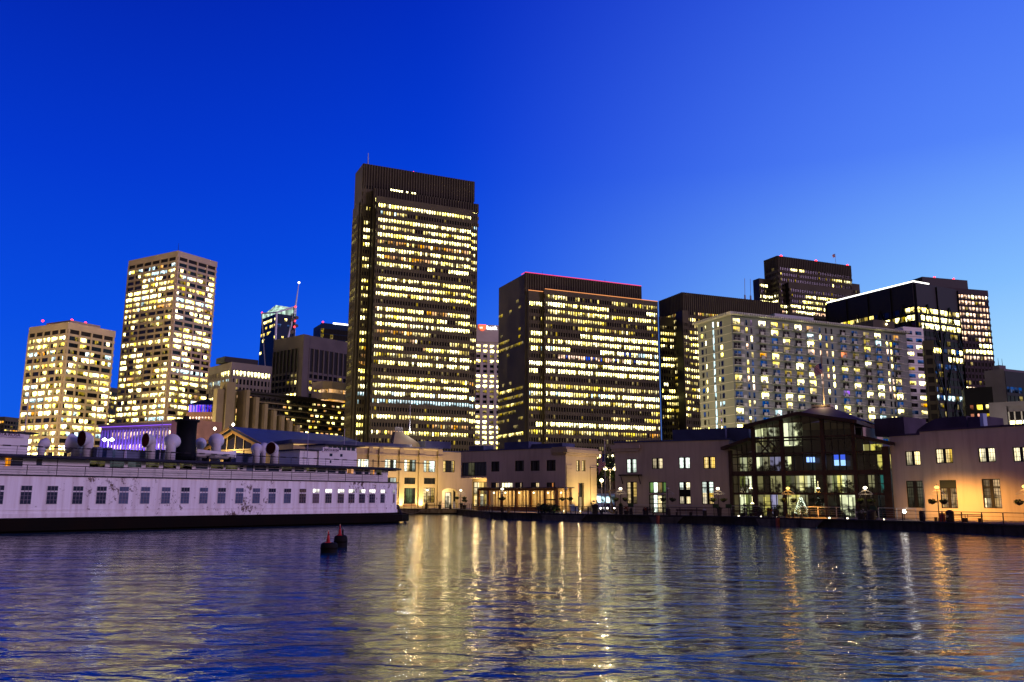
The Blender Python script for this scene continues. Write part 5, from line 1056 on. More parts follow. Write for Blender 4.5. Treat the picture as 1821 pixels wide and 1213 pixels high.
# cabin windows and doors
AM = nlit('ferry_lamp_room', (1, .35, .05), .9); CW_ = {'p': WS['p'], 'q': WS['q'], 'a': AM, 'y': lit('ferry_pane_reflection', (.7, .6, .25), .07, blk=.6, lo=.02, hi=1.6, fine=1.5), 'g': nlit('ferry_grey_room', (.25, .32, .38), .16)}  # yellow-olive reflection put into dark cabin panes as a faint glow
for x0, x1, k, y1 in ((9.5, 19, 'a', 829), (19.2, 40.6, 'p', 829), (65, 75, 'p', 827), (160, 187, 'y', 831), (196, 221, 'g', 831), (228, 252, 'g', 831), (260, 283, 'y', 832), (291, 314, 'y', 833), (321, 342, 'y', 834), (349, 370, 'p', 834), (376, 398, 'y', 834), (402, 423, 'y', 835), (427, 433, 'p', 835), (439, 451, 'q', 837), (454, 474, 'p', 837), (478, 497, 'p', 838), (502, 519, 'y', 838), (525, 541, 'p', 839), (546, 562, 'y', 839), (565, 580, 'p', 840), (583.6, 597.5, 'p', 841), (602, 615, 'p', 842), (618, 629, 'a', 842), (633, 644, 'p', 843), (649, 656, 'p', 844), (659, 666, 'a', 844), (670, 679, 'y', 844)):
    a0, a1 = S.hit(x0, 820, -1.2)[0], S.hit(x1, 820, -1.2)[0]; zb = S.hit((x0 + x1) / 2, y1, -1.2)[1]; q = MB()
    q.quad([S.p(a0, -1.17, zb), S.p(a1, -1.17, zb), S.p(a1, -1.17, 6.80), S.p(a0, -1.17, 6.80)]); w_ = q.build('door' if x0 in (65, 439) else 'cabin_window', CW_[k], FER)
    if x0 not in (65, 439):
        q = MB(); q.box(S, a0, a1, -1.165, -1.12, 6.58, 6.64); q.box(S, a0, a1, -1.165, -1.08, zb - .06, zb); q.build('frame', SPT, w_)
# posts and railings
q = MB()
for i in range(26):
    a = -14 + i * 2.62
    if a < LS + 2: q.tube(S.p(a, -.06, 5.3), S.p(a, -.06, 6.92 if i % 2 else 6.2), .03, 5)
for z in (5.52, 5.74, 5.96): q.tube(S.p(-16, -.06, z), S.p(LS + 1, -.06, z), .012, 4)
q.tube(S.p(-16, -.06, 6.19), S.p(LS + 1, -.06, 6.19), .04, 5); q.build('railing', STM, FER)
q = MB()
for i in range(28):
    a = -14 + i * 2.5
    if a < LS + 5: q.tube(S.p(a, -1.0, 7.14), S.p(a, -1.0, 7.95), .022, 4)
for z in (7.4, 7.65): q.tube(S.p(-16, -1.0, z), S.p(LS + 4, -1.0, z), .010, 4)
q.tube(S.p(-16, -1.0, 7.95), S.p(LS + 4, -1.0, 7.95), .03, 5)
rr = random.Random(2)
for i in range(46): a = -14 + i * 1.5 + rr.random() * .4; q.box(S, a, min(a + .7, LS + 4), -1.04, -.96, 7.90, 8.02)
q.build('top_railing', STM, FER)
q = MB(); q.box(S, -16, LS + 1, -.10, -.08, 5.32, 6.15); 
# wheelhouses
HT = lambda px, py, o: S.hit(px, py, o)
def house(x0, x1, ytop, yb, o0, o1, name='wheelhouse'):
    a0, a1 = HT(x0, yb, o0)[0], HT(x1, yb, o0)[0]; z1 = HT((x0 + x1) / 2, ytop, o0)[1]; q = MB(); q.box(S, a0, a1, o1, o0, 7.14, z1); return q.build(name, SPT, FER), a0, a1, z1
h, a0, a1, z1 = house(-40, 49, 769, 806, -3.2, -9); q = MB(); q.box(S, a0 - .3, a1 + .7, -9.4, -2.9, z1, z1 + .14); q.build('roof', SDK, h)
q = MB(); n0, n1 = HT(-16, 770, -3.15)[0], HT(36, 770, -3.15)[0]; q.box(S, n0 - .2, n1 + .35, -3.18, -3.08, z1 - .42, z1 + .06); q.build('name_board', mat('pale_board', (.6, .55, .62), .6, .05), h)
TXD = mat('black_lettering', (.02, .015, .03), .6); text('lettering', 'SANTA ROSA', S, n0, z1 - .32, -3.06, .30, TXD, h, .01, (n1 - n0) / 1.9 / 1.35)
h, a0, a1, z1 = house(532, 566, 801, 827, -4.5, -9, 'deck_house'); q = MB(); q.box(S, a0 - .3, a1 + .2, -9.3, -4.2, z1, z1 + .13); q.build('roof', SDK, h)
h, a0, a1, z1 = house(566.5, 634, 803.5, 830, -4.2, -9); b0, b1 = HT(578, 800, -4.4)[0], HT(634, 800, -4.4)[0]; zt = HT(606, 793, -4.4)[1]
q = MB(); q.box(S, b0, b1, -8.8, -4.4, z1, zt); q.build('pilothouse', SPT, h); q = MB(); q.box(S, b0 - .5, b1 + .9, -9.4, -3.7, zt, zt + .14); q.build('roof', SDK, h)
q = MB()
for i in range(6):
    x = b0 + .5 + i * (b1 - b0 - .6) / 6; q.box(S, x, x + (b1 - b0) / 9, -4.42, -4.37, z1 + .25, zt - .08)
for x0_, x1_, yy in ((586, 591, 809), (605, 609, 809), (586.5, 589, 821)): a_0, a_1 = HT(x0_, yy, -4.2)[0], HT(x1_, yy, -4.2)[0]; zc = HT(588, yy, -4.2)[1]; q.box(S, a_0, a_1, -4.22, -4.17, zc - .18, zc + .18)
q.build('window', WS['p'], h); RS = S.side(b1, 4.4, False)
q = MB(); rs = Fr(S.p(b1, -4.4, 0), S.p(b1, -8.8, 0))
for i in range(3): q.box(rs, .5 + i * 1.35, 1.4 + i * 1.35, -.02, .04, z1 + .2, zt - .1)
q.build('window', WS['q'], h)
q = MB(); n0, n1 = HT(575, 800, -4.1)[0], HT(602, 800, -4.1)[0]; zc = HT(588, 800.5, -4.1)[1]; q.box(S, n0 - .1, n1 + .1, -4.18, -4.08, zc - .24, zc + .30); q.build('name_board', mat('pale_board_b', (.7, .66, .72), .6, .05), h); text('lettering', 'SANTA ROSA', S, n0 + .05, zc - .13, -4.06, .33, TXD, h, .02, (n1 - n0) / 1.9 / 1.5)
# funnel, cowls, boxes
fa, fz = HT(329.5, 797, -6.5); ft = HT(329.5, 746, -6.5)[1]; fr_ = (HT(346, 780, -6.5)[0] - HT(313, 780, -6.5)[0]) / 2
q = MB(); q.lathe(S.p(fa, -6.5, 7.14), [(fr_ * 1.12, 0), (fr_ * 1.06, (ft - 7.14) * .3), (fr_ * .98, (ft - 7.14) * .5), (fr_, (ft - 7.14) * .93), (fr_ * 1.22, (ft - 7.14) * .95), (fr_ * 1.22, ft - 7.14), (fr_ * .8, ft - 7.14)], 24); q.tube(S.p(fa - fr_ * .1, -6.5, ft - .1), S.p(fa - fr_ * .1, -6.5, ft + .4), .32, 10); q.build('funnel', mat('black_funnel', (.006, .008, .012), .7, .2, .5), FER, True)
DKR = mat('cowl_inside', (.06, .014, .012), .9, .1, .6, spec=0); CBL = mat('cowl_paint', (.60, .58, .62), .5, .06, 1)
def cowl(px, ytop, ybase, o, rp, yaw, tilt=.15):
    """ventilator cowl: stem, swelling bell, dark mouth"""
    a, zt = HT(px, ytop, o); r0 = rp; c = S.p(a, o, 0); d = (S.u * math.sin(yaw) + S.n * math.cos(yaw)); d = (d + Vector((0, 0, tilt))).normalized()
    zc = zt - r0; sc_ = c - Vector((d.x, d.y, 0)) * r0 * .30; q = MB(); q.lathe((sc_.x, sc_.y, 7.1), [(r0 * .68, 0), (r0 * .64, zc - 7.1 - r0 * .3), (r0 * .66, zc - 7.1)], 14)
    cc = Vector((c.x, c.y, zc)); q.lathe(cc - d * r0 * .85, [(.05, -.02 * r0), (r0 * .45, .08 * r0), (r0 * .72, .35 * r0), (r0 * .86, .75 * r0), (r0 * .96, 1.2 * r0), (r0 * 1.10, 1.46 * r0), (r0 * 1.12, 1.5 * r0), (r0 * .98, 1.5 * r0)], 18, d); v = q.build('ventilator_cowl', CBL, FER, True)
    q = MB(); q.lathe(cc + d * r0 * .655, [(r0 * 1.0, 0), (r0 * 1.0, .01)], 18, d); q.build('mouth', DKR, v)
cowl(78, 780, 806, -6, .52, 1.9); cowl(136, 774, 806, -8.5, .95, -2.4); cowl(155, 767, 806, -6.5, .80, -1.45, .0); cowl(267, 771, 808, -7, .76, -1.5, .0); cowl(306, 775, 808, -5.5, .82, 2.5, .5)
cowl(386, 774, 812, -5, .8, 2.7, .4); cowl(357, 780, 811, -8, .6, 2.6); cowl(457, 790, 816, -5.5, .62, 2.6, .2); cowl(469, 789, 816, -8, .6, 2.2, .3); cowl(487, 787, 818, -5.2, .74, -1.3, .05)
q = MB()
for x0, x1, y0, y1, o in ((172, 182, 795, 806, -5), (190, 200, 796, 806, -6), (205, 262, 800, 808, -8), (280, 300, 800, 808, -7), (420, 452, 806, 816, -7)):
    a_0, a_1 = HT(x0, y1, o)[0], HT(x1, y1, o)[0]; q.box(S, a_0, a_1, o - 1.5, o, 7.14, HT((x0 + x1) / 2, y0, o)[1])
q.build('deck_box', mat('deck_box_paint', (.12, .14, .24), .6, .2, .6), FER)
q = MB()
for px, y0, y1, o, r_ in ((44, 700, 767, -6, .05), (285, 746, 800, -5, .06), (547, 755, 800, -4, .05), (612, 762, 792, -6, .05), (633, 776, 793, -5, .03), (222, 800, 812, -3, .2)):
    a_, z0 = HT(px, y1, o); q.tube(S.p(a_, o, min(7.2, z0)), S.p(a_, o, HT(px, y0, o)[1]), r_, 6, r_ * .6)
q.build('mast', mat('mast_paint', (.45, .40, .55), .6), FER)
FL1 = glow('deck_floodlight', (.92, .96, 1), 6)
for px, py in ((186, 782), (199, 782)):
    a_, z_ = HT(px, py, -8); q = MB(); q.lathe(S.p(a_, -8, z_), [(.05, -.2), (.28, 0), (.05, .2)], 10); q.build('floodlight', FL1, FER)
a_, z_ = HT(192.5, 784, -8); q = MB(); q.tube(S.p(a_, -8, 7.14), S.p(a_, -8, z_ + .2), .06, 6); q.tube(S.p(a_ - .45, -8, z_ + .1), S.p(a_ + .45, -8, z_ + .1), .05, 5); q.build('light_stand', SPT, FER); light('deck_floodlight', S.p(a_, -7.6, z_ - .3), 25, (.9, .95, 1), FER, .1)
# lifeboat on the top deck
a0, a1 = HT(350, 806, -2.2)[0], HT(420, 806, -2.2)[0]; zb_ = 7.45; Lb = a1 - a0; q = MB(); n = 14; m_ = 9; P = []
for i in range(n + 1):
    t = i / n; w = .95 * math.sin(PI * min(max(t, .0), 1)) ** .55 + .02; sh = .22 * (2 * t - 1) ** 2; kz = .25 * (2 * t - 1) ** 4
    for j in range(m_): th = PI * j / (m_ - 1); P.append(S.p(a0 + Lb * t, -2.2 + math.cos(th) * w, zb_ + .85 + sh - math.sin(th) ** .7 * (.85 + sh - kz)))
q.add(P, [(i * m_ + j, (i + 1) * m_ + j, (i + 1) * m_ + j + 1, i * m_ + j + 1) for i in range(n) for j in range(m_ - 1)] + [(i * m_, i * m_ + m_ - 1, (i + 1) * m_ + m_ - 1, (i + 1) * m_) for i in range(n)])
LBT = root('lifeboat', S.p((a0 + a1) / 2, -2.2, 7.14), 'white lifeboat resting on the upper deck of the ferry behind its railing', 'lifeboat'); q.build('hull', SPT, LBT, True)
q = MB()
for t in (.22, .78): q.box(S, a0 + Lb * t - .08, a0 + Lb * t + .08, -2.9, -1.5, 7.14, 7.75)
q.build('chock', STM, LBT)

# ---------------------------------------------------------------- mooring floats with cones
RUB = mat('black_rubber', (.010, .009, .009), .75, .2, 2)
def floatbuoy(px, py, w, h, label, label2):
    P = Pz(px, py, 0); r = w; R = root('mooring_float', P, label, 'mooring float'); q = MB(); q.lathe(P - Vector((0, 0, .35)), [(r * .9, 0), (r, .2), (r, .35 + h * .72), (r * .93, .35 + h * .9), (r * .75, .35 + h), (.05, .35 + h)], 22); q.build('body', RUB, R, True)
    q = MB(); q.lathe(P + Vector((0, 0, h * .45)), [(r * .99, -.06), (r * 1.03, -.03), (r * 1.03, .03), (r * .99, .06)], 22); q.build('band', SBK, R)
    C = P + Vector((-.06, -.1, h)); K = root('traffic_cone', C, label2, 'traffic cone'); q = MB(); q.bx(C.x - .17, C.x + .17, C.y - .17, C.y + .17, C.z, C.z + .03); q.build('base', CONEM, K)
    q = MB(); q.lathe(C + Vector((0, 0, .03)), [(.13, 0), (.035, .62), (.03, .64)], 14); q.build('cone', CONEM, K, True); q = MB(); q.lathe(C + Vector((0, 0, .40)), [(.072, 0), (.056, .13)], 14); q.build('collar', CONED, K, True)
    q = MB(); q.lathe(C + Vector((0, 0, .66)), [(.03, 0), (.045, .05), (.02, .1)], 8); q.build('tip', CONET, K); return P
CONEM = mat('cone_red', (.62, .05, .06), .6, .1, 3); CONED = mat('cone_collar', (.16, .02, .025), .6); CONET = mat('cone_tip', (.75, .45, .28), .6)
floatbuoy(585, 983, .53, .62, 'nearer of two black mooring floats with a red cone on it', 'red traffic cone on the nearer black float'); P = floatbuoy(605.5, 973, .46, .80, 'farther of two black mooring floats with a post beside its red cone', 'red traffic cone on the farther black float')
q = MB(); q.lathe(P + Vector((.14, -.1, .80)), [(.07, 0), (.05, .2), (.07, .26), (.03, .42)], 10); x = q.build('post', RUB, None, loc=P + Vector((.14, -.1, .80))); tag(x, 'short dark post beside the cone on the farther float', 'post')

# ---------------------------------------------------------------- promenade furniture
LAMPS = [(759, 6.5, 'W', 0, 'lit promenade lamp before the dark yellow window of the pilastered pier'), (819, 3.5, 'W', 1, 'lit promenade lamp beside the bright arched doorway'), (893, 2., 'W', 1, 'lit promenade lamp with flower baskets before the cafe pavilion'), (1007, 2.5, 'N', 1, 'unlit promenade lamp with dark baskets at the quoined corner'),
         (1104, 2.2, 'W', 2, 'lit promenade lamp with bright baskets at the left end of the middle pier building'), (1188, 2.2, 'N', 1, 'unlit promenade lamp with dark baskets beside the glazed doorway'), (1278, 2.2, 'W', 2, 'lit promenade lamp with bright baskets left of the glass hall'), (1403, 2.2, 'O', 2, 'orange lit promenade lamp with baskets before the middle of the glass hall'),
         (1541, 2.2, 'W', 2, 'lit promenade lamp with bright baskets before the right end of the glass hall'), (1669, 1.6, 'O', 1, 'orange lit promenade lamp with baskets before the right pier building'), (1826, 1.6, 'O', 1, 'promenade lamp half out of the picture at the far right')]
GW_, GO = glow('lamp_globe_white', (1, .88, .62), 5), glow('lamp_globe_orange', (1, .58, .14), 2.6)
def lamp(px, off, kind, bk, label):
    P, f = quay(px, off); R = root('promenade_lamp', P, label, 'street lamp', 'globe lamps along the promenade'); v = lambda a, o, z: P + f.u * a + f.n * o + Vector((0, 0, z))
    q = MB(); q.lathe(P, [(.14, 0), (.12, .35), (.06, .5), (.05, 3.4), (.10, 3.45), (.10, 3.52), (.05, 3.55)], 10); q.build('pole', RAIL, R)
    q = MB(); q.lathe(v(0, 0, 3.5), [(.06, 0), (.20, .09), (.25, .19), (.20, .29), (.06, .36)], 14); q.build('globe', {'W': GW_, 'O': GO, 'N': mat('lamp_globe_unlit', (.45, .4, .35), .3)}[kind], R, True)
    q = MB(); q.lathe(v(0, 0, 3.86), [(.10, 0), (.03, .1), (.01, .22)], 8); q.build('cap', RAIL, R)
    if bk:
        q = MB(); q.tube(v(-1, 0, 2.95), v(1, 0, 2.95), .03, 5)
        for s in (-1, 1):
            pts = [v(s * 1.0, 0, 2.95), v(s * .75, 0, 3.12), v(s * .4, 0, 3.32), v(0, 0, 3.4)]
            for a, b_ in zip(pts, pts[1:]): q.tube(a, b_, .028, 5)
            for d in (-.22, .22): q.tube(v(s * .72, 0, 2.95), v(s * .72 + d, 0, 2.15), .008, 3)
        q.build('bracket', PALE, R)
        for s in (-1, 1):
            q = MB(); q.lathe(v(s * .72, 0, 1.85), [(.05, 0), (.28, .12), (.34, .3)], 10, mi=0); q.leaves(v(s * .72, 0, 2.2), .52, .45, .26, 170, .10, (1, 1, 2), RND, .3); q.build('flower_basket', [RAIL, LEAF if bk == 1 else LEAF_LAMPLIT, LEAFD], R)
    if kind != 'N': light('lamp_light', v(0, .25, 3.28), {'W': 50, 'O': 90}[kind] if bk else 30, {'W': (1, .78, .42), 'O': (1, .48, .08)}[kind], R, .32)
    return P, f
LP = [lamp(*a) for a in LAMPS]
light('lamp_light', F5.p(F5.hit(1700, 900)[0], 4.0, 3.6), 1900, (1, .47, .08), B5, .3, 140, F5.p(F5.hit(1700, 900)[0], 0, 1.4)); light('lamp_light', F5.p(F5.L + 4, 4.0, 3.6), 1900, (1, .47, .08), B5, .3, 140, F5.p(F5.L+4, 0, 1.4)); light('lamp_light', F5.p(F5.hit(1765, 900)[0], 4.0, 3.6), 1000, (1, .47, .08), B5, .3, 140, F5.p(F5.hit(1765, 900)[0], 0, 1.4))  # added spots, with no lamp at them, spread orange over the wall
# railing sections: post and rails
r = random.Random(12)
for p, q_ in list(zip(QE, QE[1:]))[1:]:
    f = Fr(p, q_)
    if f.L < 4: continue
    Lm = min(f.L, 42); k = 'quay railing along the ' + {0: 'floodlit pilastered pier', 1: 'angled quay corner', 2: 'cafe pavilion', 3: 'quoined corner', 4: 'flagpole gap', 5: 'middle pier building', 6: 'glass hall', 7: 'bright floodlight', 8: 'orange lit wall'}.get(list(zip(QE, QE[1:])).index((p, q_)) - 1, 'far right quay end')
    R = root('railing', f.p(f.L / 2, -.3, DECK), 'dark metal ' + k, 'railing', 'railing sections on the quay edge'); n = max(2, round(Lm / 2.4))
    for i in range(n + 1):
        a = min(max(.06, i * Lm / n), Lm - .06); b = MB(); b.box(f, a - .045, a + .045, -.36, -.28, DECK + .05, DECK + 1.12); b.build('post', RAIL, R)
    b = MB(); b.tube(f.p(0, -.32, DECK + 1.13), f.p(Lm, -.32, DECK + 1.13), .035, 5); b.build('top_rail', RAIL, R)
    b = MB(); b.tube(f.p(0, -.32, DECK + .35), f.p(Lm, -.32, DECK + .35), .022, 4); b.tube(f.p(0, -.32, DECK + .75), f.p(Lm, -.32, DECK + .75), .012, 4); b.build('lower_rail', RAIL, R)
# pale inner terrace fences
def fence(x0, x1, off, label):
    A, fa = quay(x0, off); B, fb = quay(x1, off); f = Fr(A, B); R = root('terrace_fence', f.p(f.L / 2, 0, DECK), label, 'fence', 'pale terrace fences'); n = max(1, round(f.L / 2.6))
    for i in range(n + 1): b = MB(); a = i * f.L / n; b.box(f, a - .04, a + .04, -.04, .04, DECK, DECK + 1.35); b.build('post', PALE, R)
    b = MB(); b.tube(f.p(0, 0, DECK + 1.36), f.p(f.L, 0, DECK + 1.36), .03, 5)
    for z in (.25, .5, .75, 1.0): b.tube(f.p(0, 0, DECK + z), f.p(f.L, 0, DECK + z), .008, 3)
    b.build('rail', PALE, R)
fence(1301, 1352, 5.5, 'pale terrace fence before the left bays of the glass hall'); fence(1423, 1521, 4.6, 'pale terrace fence before the right bays of the glass hall'); fence(1562, 1628, 4.2, 'pale terrace fence beside the bright floodlight'); fence(1128, 1252, 6, 'pale fence line before the middle pier building')
def bench(px, off, label, L=1.8, back=True, m=None):
    P, f = quay(px, off); R = root('bench', P, label, 'bench'); v = lambda a, o, z: P + f.u * a + f.n * o + Vector((0, 0, z)); fr = Fr(P - f.u * .5, P + f.u * .5); c = .5
    for s in (-1, 1):
        b = MB(); b.box(fr, c + s * (L / 2 - .2) - .04, c + s * (L / 2 - .2) + .04, -.25, .2, DECK, DECK + .42); b.build('leg', RAIL, R)
    b = MB()
    for o in (-.2, -.06, .08): b.box(fr, c - L / 2, c + L / 2, o, o + .11, DECK + .42, DECK + .46)
    b.build('seat', m or WOOD, R)
    if back:
        b = MB()
        for z in (.58, .74): b.box(fr, c - L / 2, c + L / 2, -.30, -.26, DECK + z, DECK + z + .1)
        for s in (-1, 1): b.box(fr, c + s * (L / 2 - .2) - .03, c + s * (L / 2 - .2) + .03, -.34, -.30, DECK + .4, DECK + .85)
        b.build('backrest', m or WOOD, R)
bench(1700, 4, 'slatted bench with a backrest on the left before the orange wall', 2.0); bench(1728, 4, 'slatted bench with a backrest on the right before the orange wall', 2.0); bench(1651, 3, 'low backless bench left of the orange lamp', 1.9, False)
bench(728, 3, 'reddish bench between the floodlit pilasters', 2.6, True, mat('reddish_wood', (.2, .07, .045), .7)); bench(772, 3, 'bench before the dark yellow window of the pilastered pier', 2.6); bench(1215, 3, 'dark bench before the half blinded window of the middle pier building', 2.4); bench(1240, 3, 'dark bench left of the lit lamp before the glass hall', 2.2); bench(1153, 3.2, 'dark bench before the glazed doorway', 1.8)
bench(1390, 1.6, 'low dark bench on the left beside the orange lamp of the glass hall', 1.6, False); bench(1417, 1.6, 'low dark bench on the right beside the orange lamp of the glass hall', 1.4, False); bench(1310, 4.2, 'wooden bench before the leftmost bay of the glass hall', 1.7); bench(1328, 4.4, 'wooden bench before the first hall column', 1.7); bench(1082, 3, 'dark bench before the flagpole in the gap', 2.8, False)
def ptable(px, off, label):
    P, f = quay(px, off); R = root('picnic_table', P, label, 'picnic table'); fr = Fr(P - f.u * .5, P + f.u * .5); c = .5; b = MB(); b.box(fr, c - .95, c + .95, -.35, .35, DECK + .72, DECK + .78); b.build('top', WOOD, R)
    for s in (-1, 1): b = MB(); b.box(fr, c - .95, c + .95, s * .72 - .14, s * .72 + .14, DECK + .42, DECK + .46); b.build('seat', WOOD, R)
    for s in (-.7, .7): b = MB(); b.box(fr, c + s - .04, c + s + .04, -.75, .75, DECK + .34, DECK + .41); b.box(fr, c + s - .05, c + s + .05, -.3, .3, DECK, DECK + .72); b.build('leg', RAIL, R)
ptable(899, 1.2, 'dark picnic table at the foot of the cafe lamp')
def bin_(px, off, label, r_=.3, h=1.0, m=None, lid=True, top=None):
    P, f = quay(px, off); R = root('litter_bin', P, label, 'litter bin'); b = MB(); b.lathe(P, [(r_ * .85, 0), (r_, .1), (r_, h * .85), (r_ * .95, h * .9)], 14); b.build('body', m or RAIL, R)
    b = MB(); b.lathe(P + Vector((0, 0, h * .9)), [(r_ * 1.05, 0), (r_ * .9, h * .1), (r_ * .3, h * .22)] if lid else [(r_ * 1.25, h * .03), (r_ * 1.25, h * .1)], 14); b.build('lid', top or RAIL, R); return P, f, R
bin_(758, 3.0, 'dark litter bin under the lamp before the yellow window'); bin_(801, 2.6, 'dark litter bin with a flat top before the bright arch', .26, .95, None, False); bin_(1637, 1.8, 'slim dark bin like a bollard left of the orange lamp', .2, 1.05)
P, f, R = bin_(1688, 2.2, 'round topped litter bin with a pale round emblem beside the orange lamp', .42, 1.15); b = MB(); b.lathe(P + f.n * .42 + Vector((0, 0, .62)), [(.15, 0), (.15, .02)], 14, f.n); b.build('emblem', PALE, R)
bin_(1674.5, 1.5, 'red and dark bin at the foot of the orange lamp', .3, .95, mat('red_bin', (.35, .05, .03), .6), False); bin_(1188, 2.0, 'dark bin at the foot of the unlit lamp by the glazed doorway', .34, .9); bin_(1253, 2, 'dark bin with a pale top before the right window of the middle pier building', .28, .85, None, True, PALE); bin_(1122, 2, 'dark bin before the left window of the middle pier building', .25, .85); bin_(1549, 1.6, 'big dark round bin at the foot of the lamp before the hall right end', .5, 1.05)
def planter(px, off, label, kind, h=.8, r_=.35, mats=None, th=.5):
    P, f = quay(px, off); R = root('planter', P, label, 'planter'); b = MB(); b.lathe(P, [(r_ * .8, 0), (r_, h), (r_ * 1.1, h), (r_ * 1.1, h + .06), (r_ * .9, h + .06)], 14); b.build('pot', RAIL if kind != 'stone' else STUC, R)
    mm = mats or [LEAF, LEAFD]; b = MB()
    if kind == 'tree': b.tube(P + Vector((0, 0, h)), P + Vector((.05, 0, h + th)), .035, 6, .025); b.build('stem', WOOD, R); b = MB(); b.leaves(P + Vector((0, 0, h + th + .35)), .6, .5, .42, 170, .13, (0, 1), RND, .3)
    elif kind == 'spiky':
        for i in range(26):
            a = RND.uniform(0, 2 * PI); l = RND.uniform(.6, 1.3); c = P + Vector((0, 0, h)); d = Vector((math.cos(a) * .5, math.sin(a) * .5, RND.uniform(.5, 1))).normalized(); s = d.cross(Vector((0, 0, 1))).normalized() * .04; b.add([c - s, c + s, c + d * l], [(0, 1, 2)], RND.choice((0, 1)))
    else: b.leaves(P + Vector((0, 0, h + th * .45)), r_ * 1.25, r_ * 1.2, th * .6, 150, .1, (0, 1), RND, .3)
    b.build('plant', mm, R)
FLR = [mat('red_flowers', (.35, .06, .03), .8, .2, 4), LEAFD]
planter(782, 3.2, 'square dark planter with a spiky plant left of the bright arch', 'spiky'); planter(826, 2.5, 'dark planter with a small bushy tree right of the lamp by the arch', 'tree', .75, .4, None, .55); planter(820, 2.2, 'tall dark planter at the foot of the lamp by the arch', 'bush', 1.0, .3, None, .2); planter(1058, 2.5, 'big planter with pale flowers at the end of the quoined wall', 'bush', 1.3, .55, [LEAF, mat('cream_flowers', (.5, .42, .22), .8)], .8)
planter(1104, 2.0, 'dark pot with green plants at the foot of the lamp by the flagpole gap', 'bush', 1.0, .34, None, .6); planter(1114, 2.8, 'planter of red flowers right of the lamp by the flagpole gap', 'bush', .5, .4, FLR, .8); planter(1148, 1.8, 'red flower planter left of the glazed doorway', 'bush', .55, .35, FLR, .5); planter(1279, 2.0, 'dark pot with green plants at the foot of the lamp left of the hall', 'bush', .95, .34, None, .3); planter(1368, 3, 'red flower planter before the second hall bay', 'bush', .7, .35, FLR, .5); planter(1352, 3.5, 'dark bushy planter before the hall second bay', 'bush', .6, .5, [LEAFD, LEAFD], .7); planter(1531, 2.2, 'planter with pale flowers before the right hall bay', 'bush', .6, .5, [LEAF, mat('pale_flowers', (.5, .45, .5), .8)], .6); planter(1380, 4.5, 'planter with a green plant left of the orange lamp', 'bush', .8, .4, [LEAF, LEAF], .8)
# lit christmas tree on the terrace
P, f = quay(1425, 5); XT = root('christmas_tree', P, 'small christmas tree covered in white lights before the glass hall', 'christmas tree'); b = MB(); b.tube(P, P + Vector((0, 0, .5)), .07, 6); b.build('trunk', WOOD, XT); b = MB(); lt = MB(); rx = random.Random(15)
for i in range(900):
    t = rx.random() ** .7; R_ = (1 - t) * .85 + .03; a = rx.uniform(0, 2 * PI); c = P + Vector((math.cos(a) * R_, math.sin(a) * R_, .4 + t * 2.2)); d = Vector((math.cos(a), math.sin(a), -.35)); s = d.cross(Vector((0, 0, 1))) * .035; b.add([c - s - d * .12, c + s - d * .12, c + d * .1], [(0, 1, 2)], rx.choice((0, 1)))
    if i < 110: lt.lathe(c + d * .1, [(.005, -.028), (.028, 0), (.005, .028)], 5)
b.build('foliage', [LEAF, LEAFD], XT); lt.build('fairy_lights', glow('fairy_light', (.85, 1, .75), 5), XT); light('fairy_glow', P + Vector((0, -1.2, 1.4)), 22, (.9, 1, .7), XT, .4)
# hedge by the pavilion end, cafe terrace bits
def hedge(px, off, label, rx_, rz, n=500):
    P, f = quay(px, off); b = MB(); b.leaves(P + Vector((0, 0, rz * .8)), rx_, .8, rz, n, .16, (0, 1), RND, .2); x = b.build('shrub', [LEAFD, LEAF], None, loc=P); tag(x, label, 'shrub')
hedge(968, 1.6, 'dark spreading shrub at the right end of the cafe terrace', 1.5, .9, 700); hedge(984, 1.8, 'second dark shrub before the cafe door', 1.2, .8, 500)
SGN = mat('green_sign', (.05, .09, .03), .6, .1, 2)
for px, off, lab in ((1122, 2.2, 'small green sign panel on a post by the left window of the middle pier building'), (1273, 1.9, 'small green sign panel left of the lamp before the hall'), (1296, 1.7, 'small green sign panel right of the lamp before the hall'), (1553, 1.9, 'small green sign panel beside the lamp at the hall right end')):
    P, f = quay(px, off); R = root('sign_post', P, lab, 'sign'); fr = Fr(P - f.u * .5, P + f.u * .5); b = MB(); b.tube(P, P + Vector((0, 0, 1.2)), .04, 6); b.build('post', RAIL, R); b = MB(); b.box(fr, .08, .92, -.02, .04, DECK + 1.12, DECK + 1.62); b.build('panel', SGN, R)
P, f = quay(1021, 3); R = root('notice_board', P, 'blue and white notice board before the quoined end wall', 'notice board'); fr = Fr(P - f.u * .7, P + f.u * .7); b = MB(); b.box(fr, .0, 1.4, -.03, .03, DECK + .35, DECK + 1.1); b.build('board', mat('blue_board', (.05, .07, .25), .5), R); b = MB(); b.box(fr, -.1, .75, -.05, .05, DECK + 1.1, DECK + 1.35); b.build('header', mat('pale_blue_board', (.45, .55, .75), .5), R)
for s in (.1, 1.3): b = MB(); b.box(fr, s - .04, s + .04, -.03, .03, DECK, DECK + .35); b.build('leg', RAIL, R)
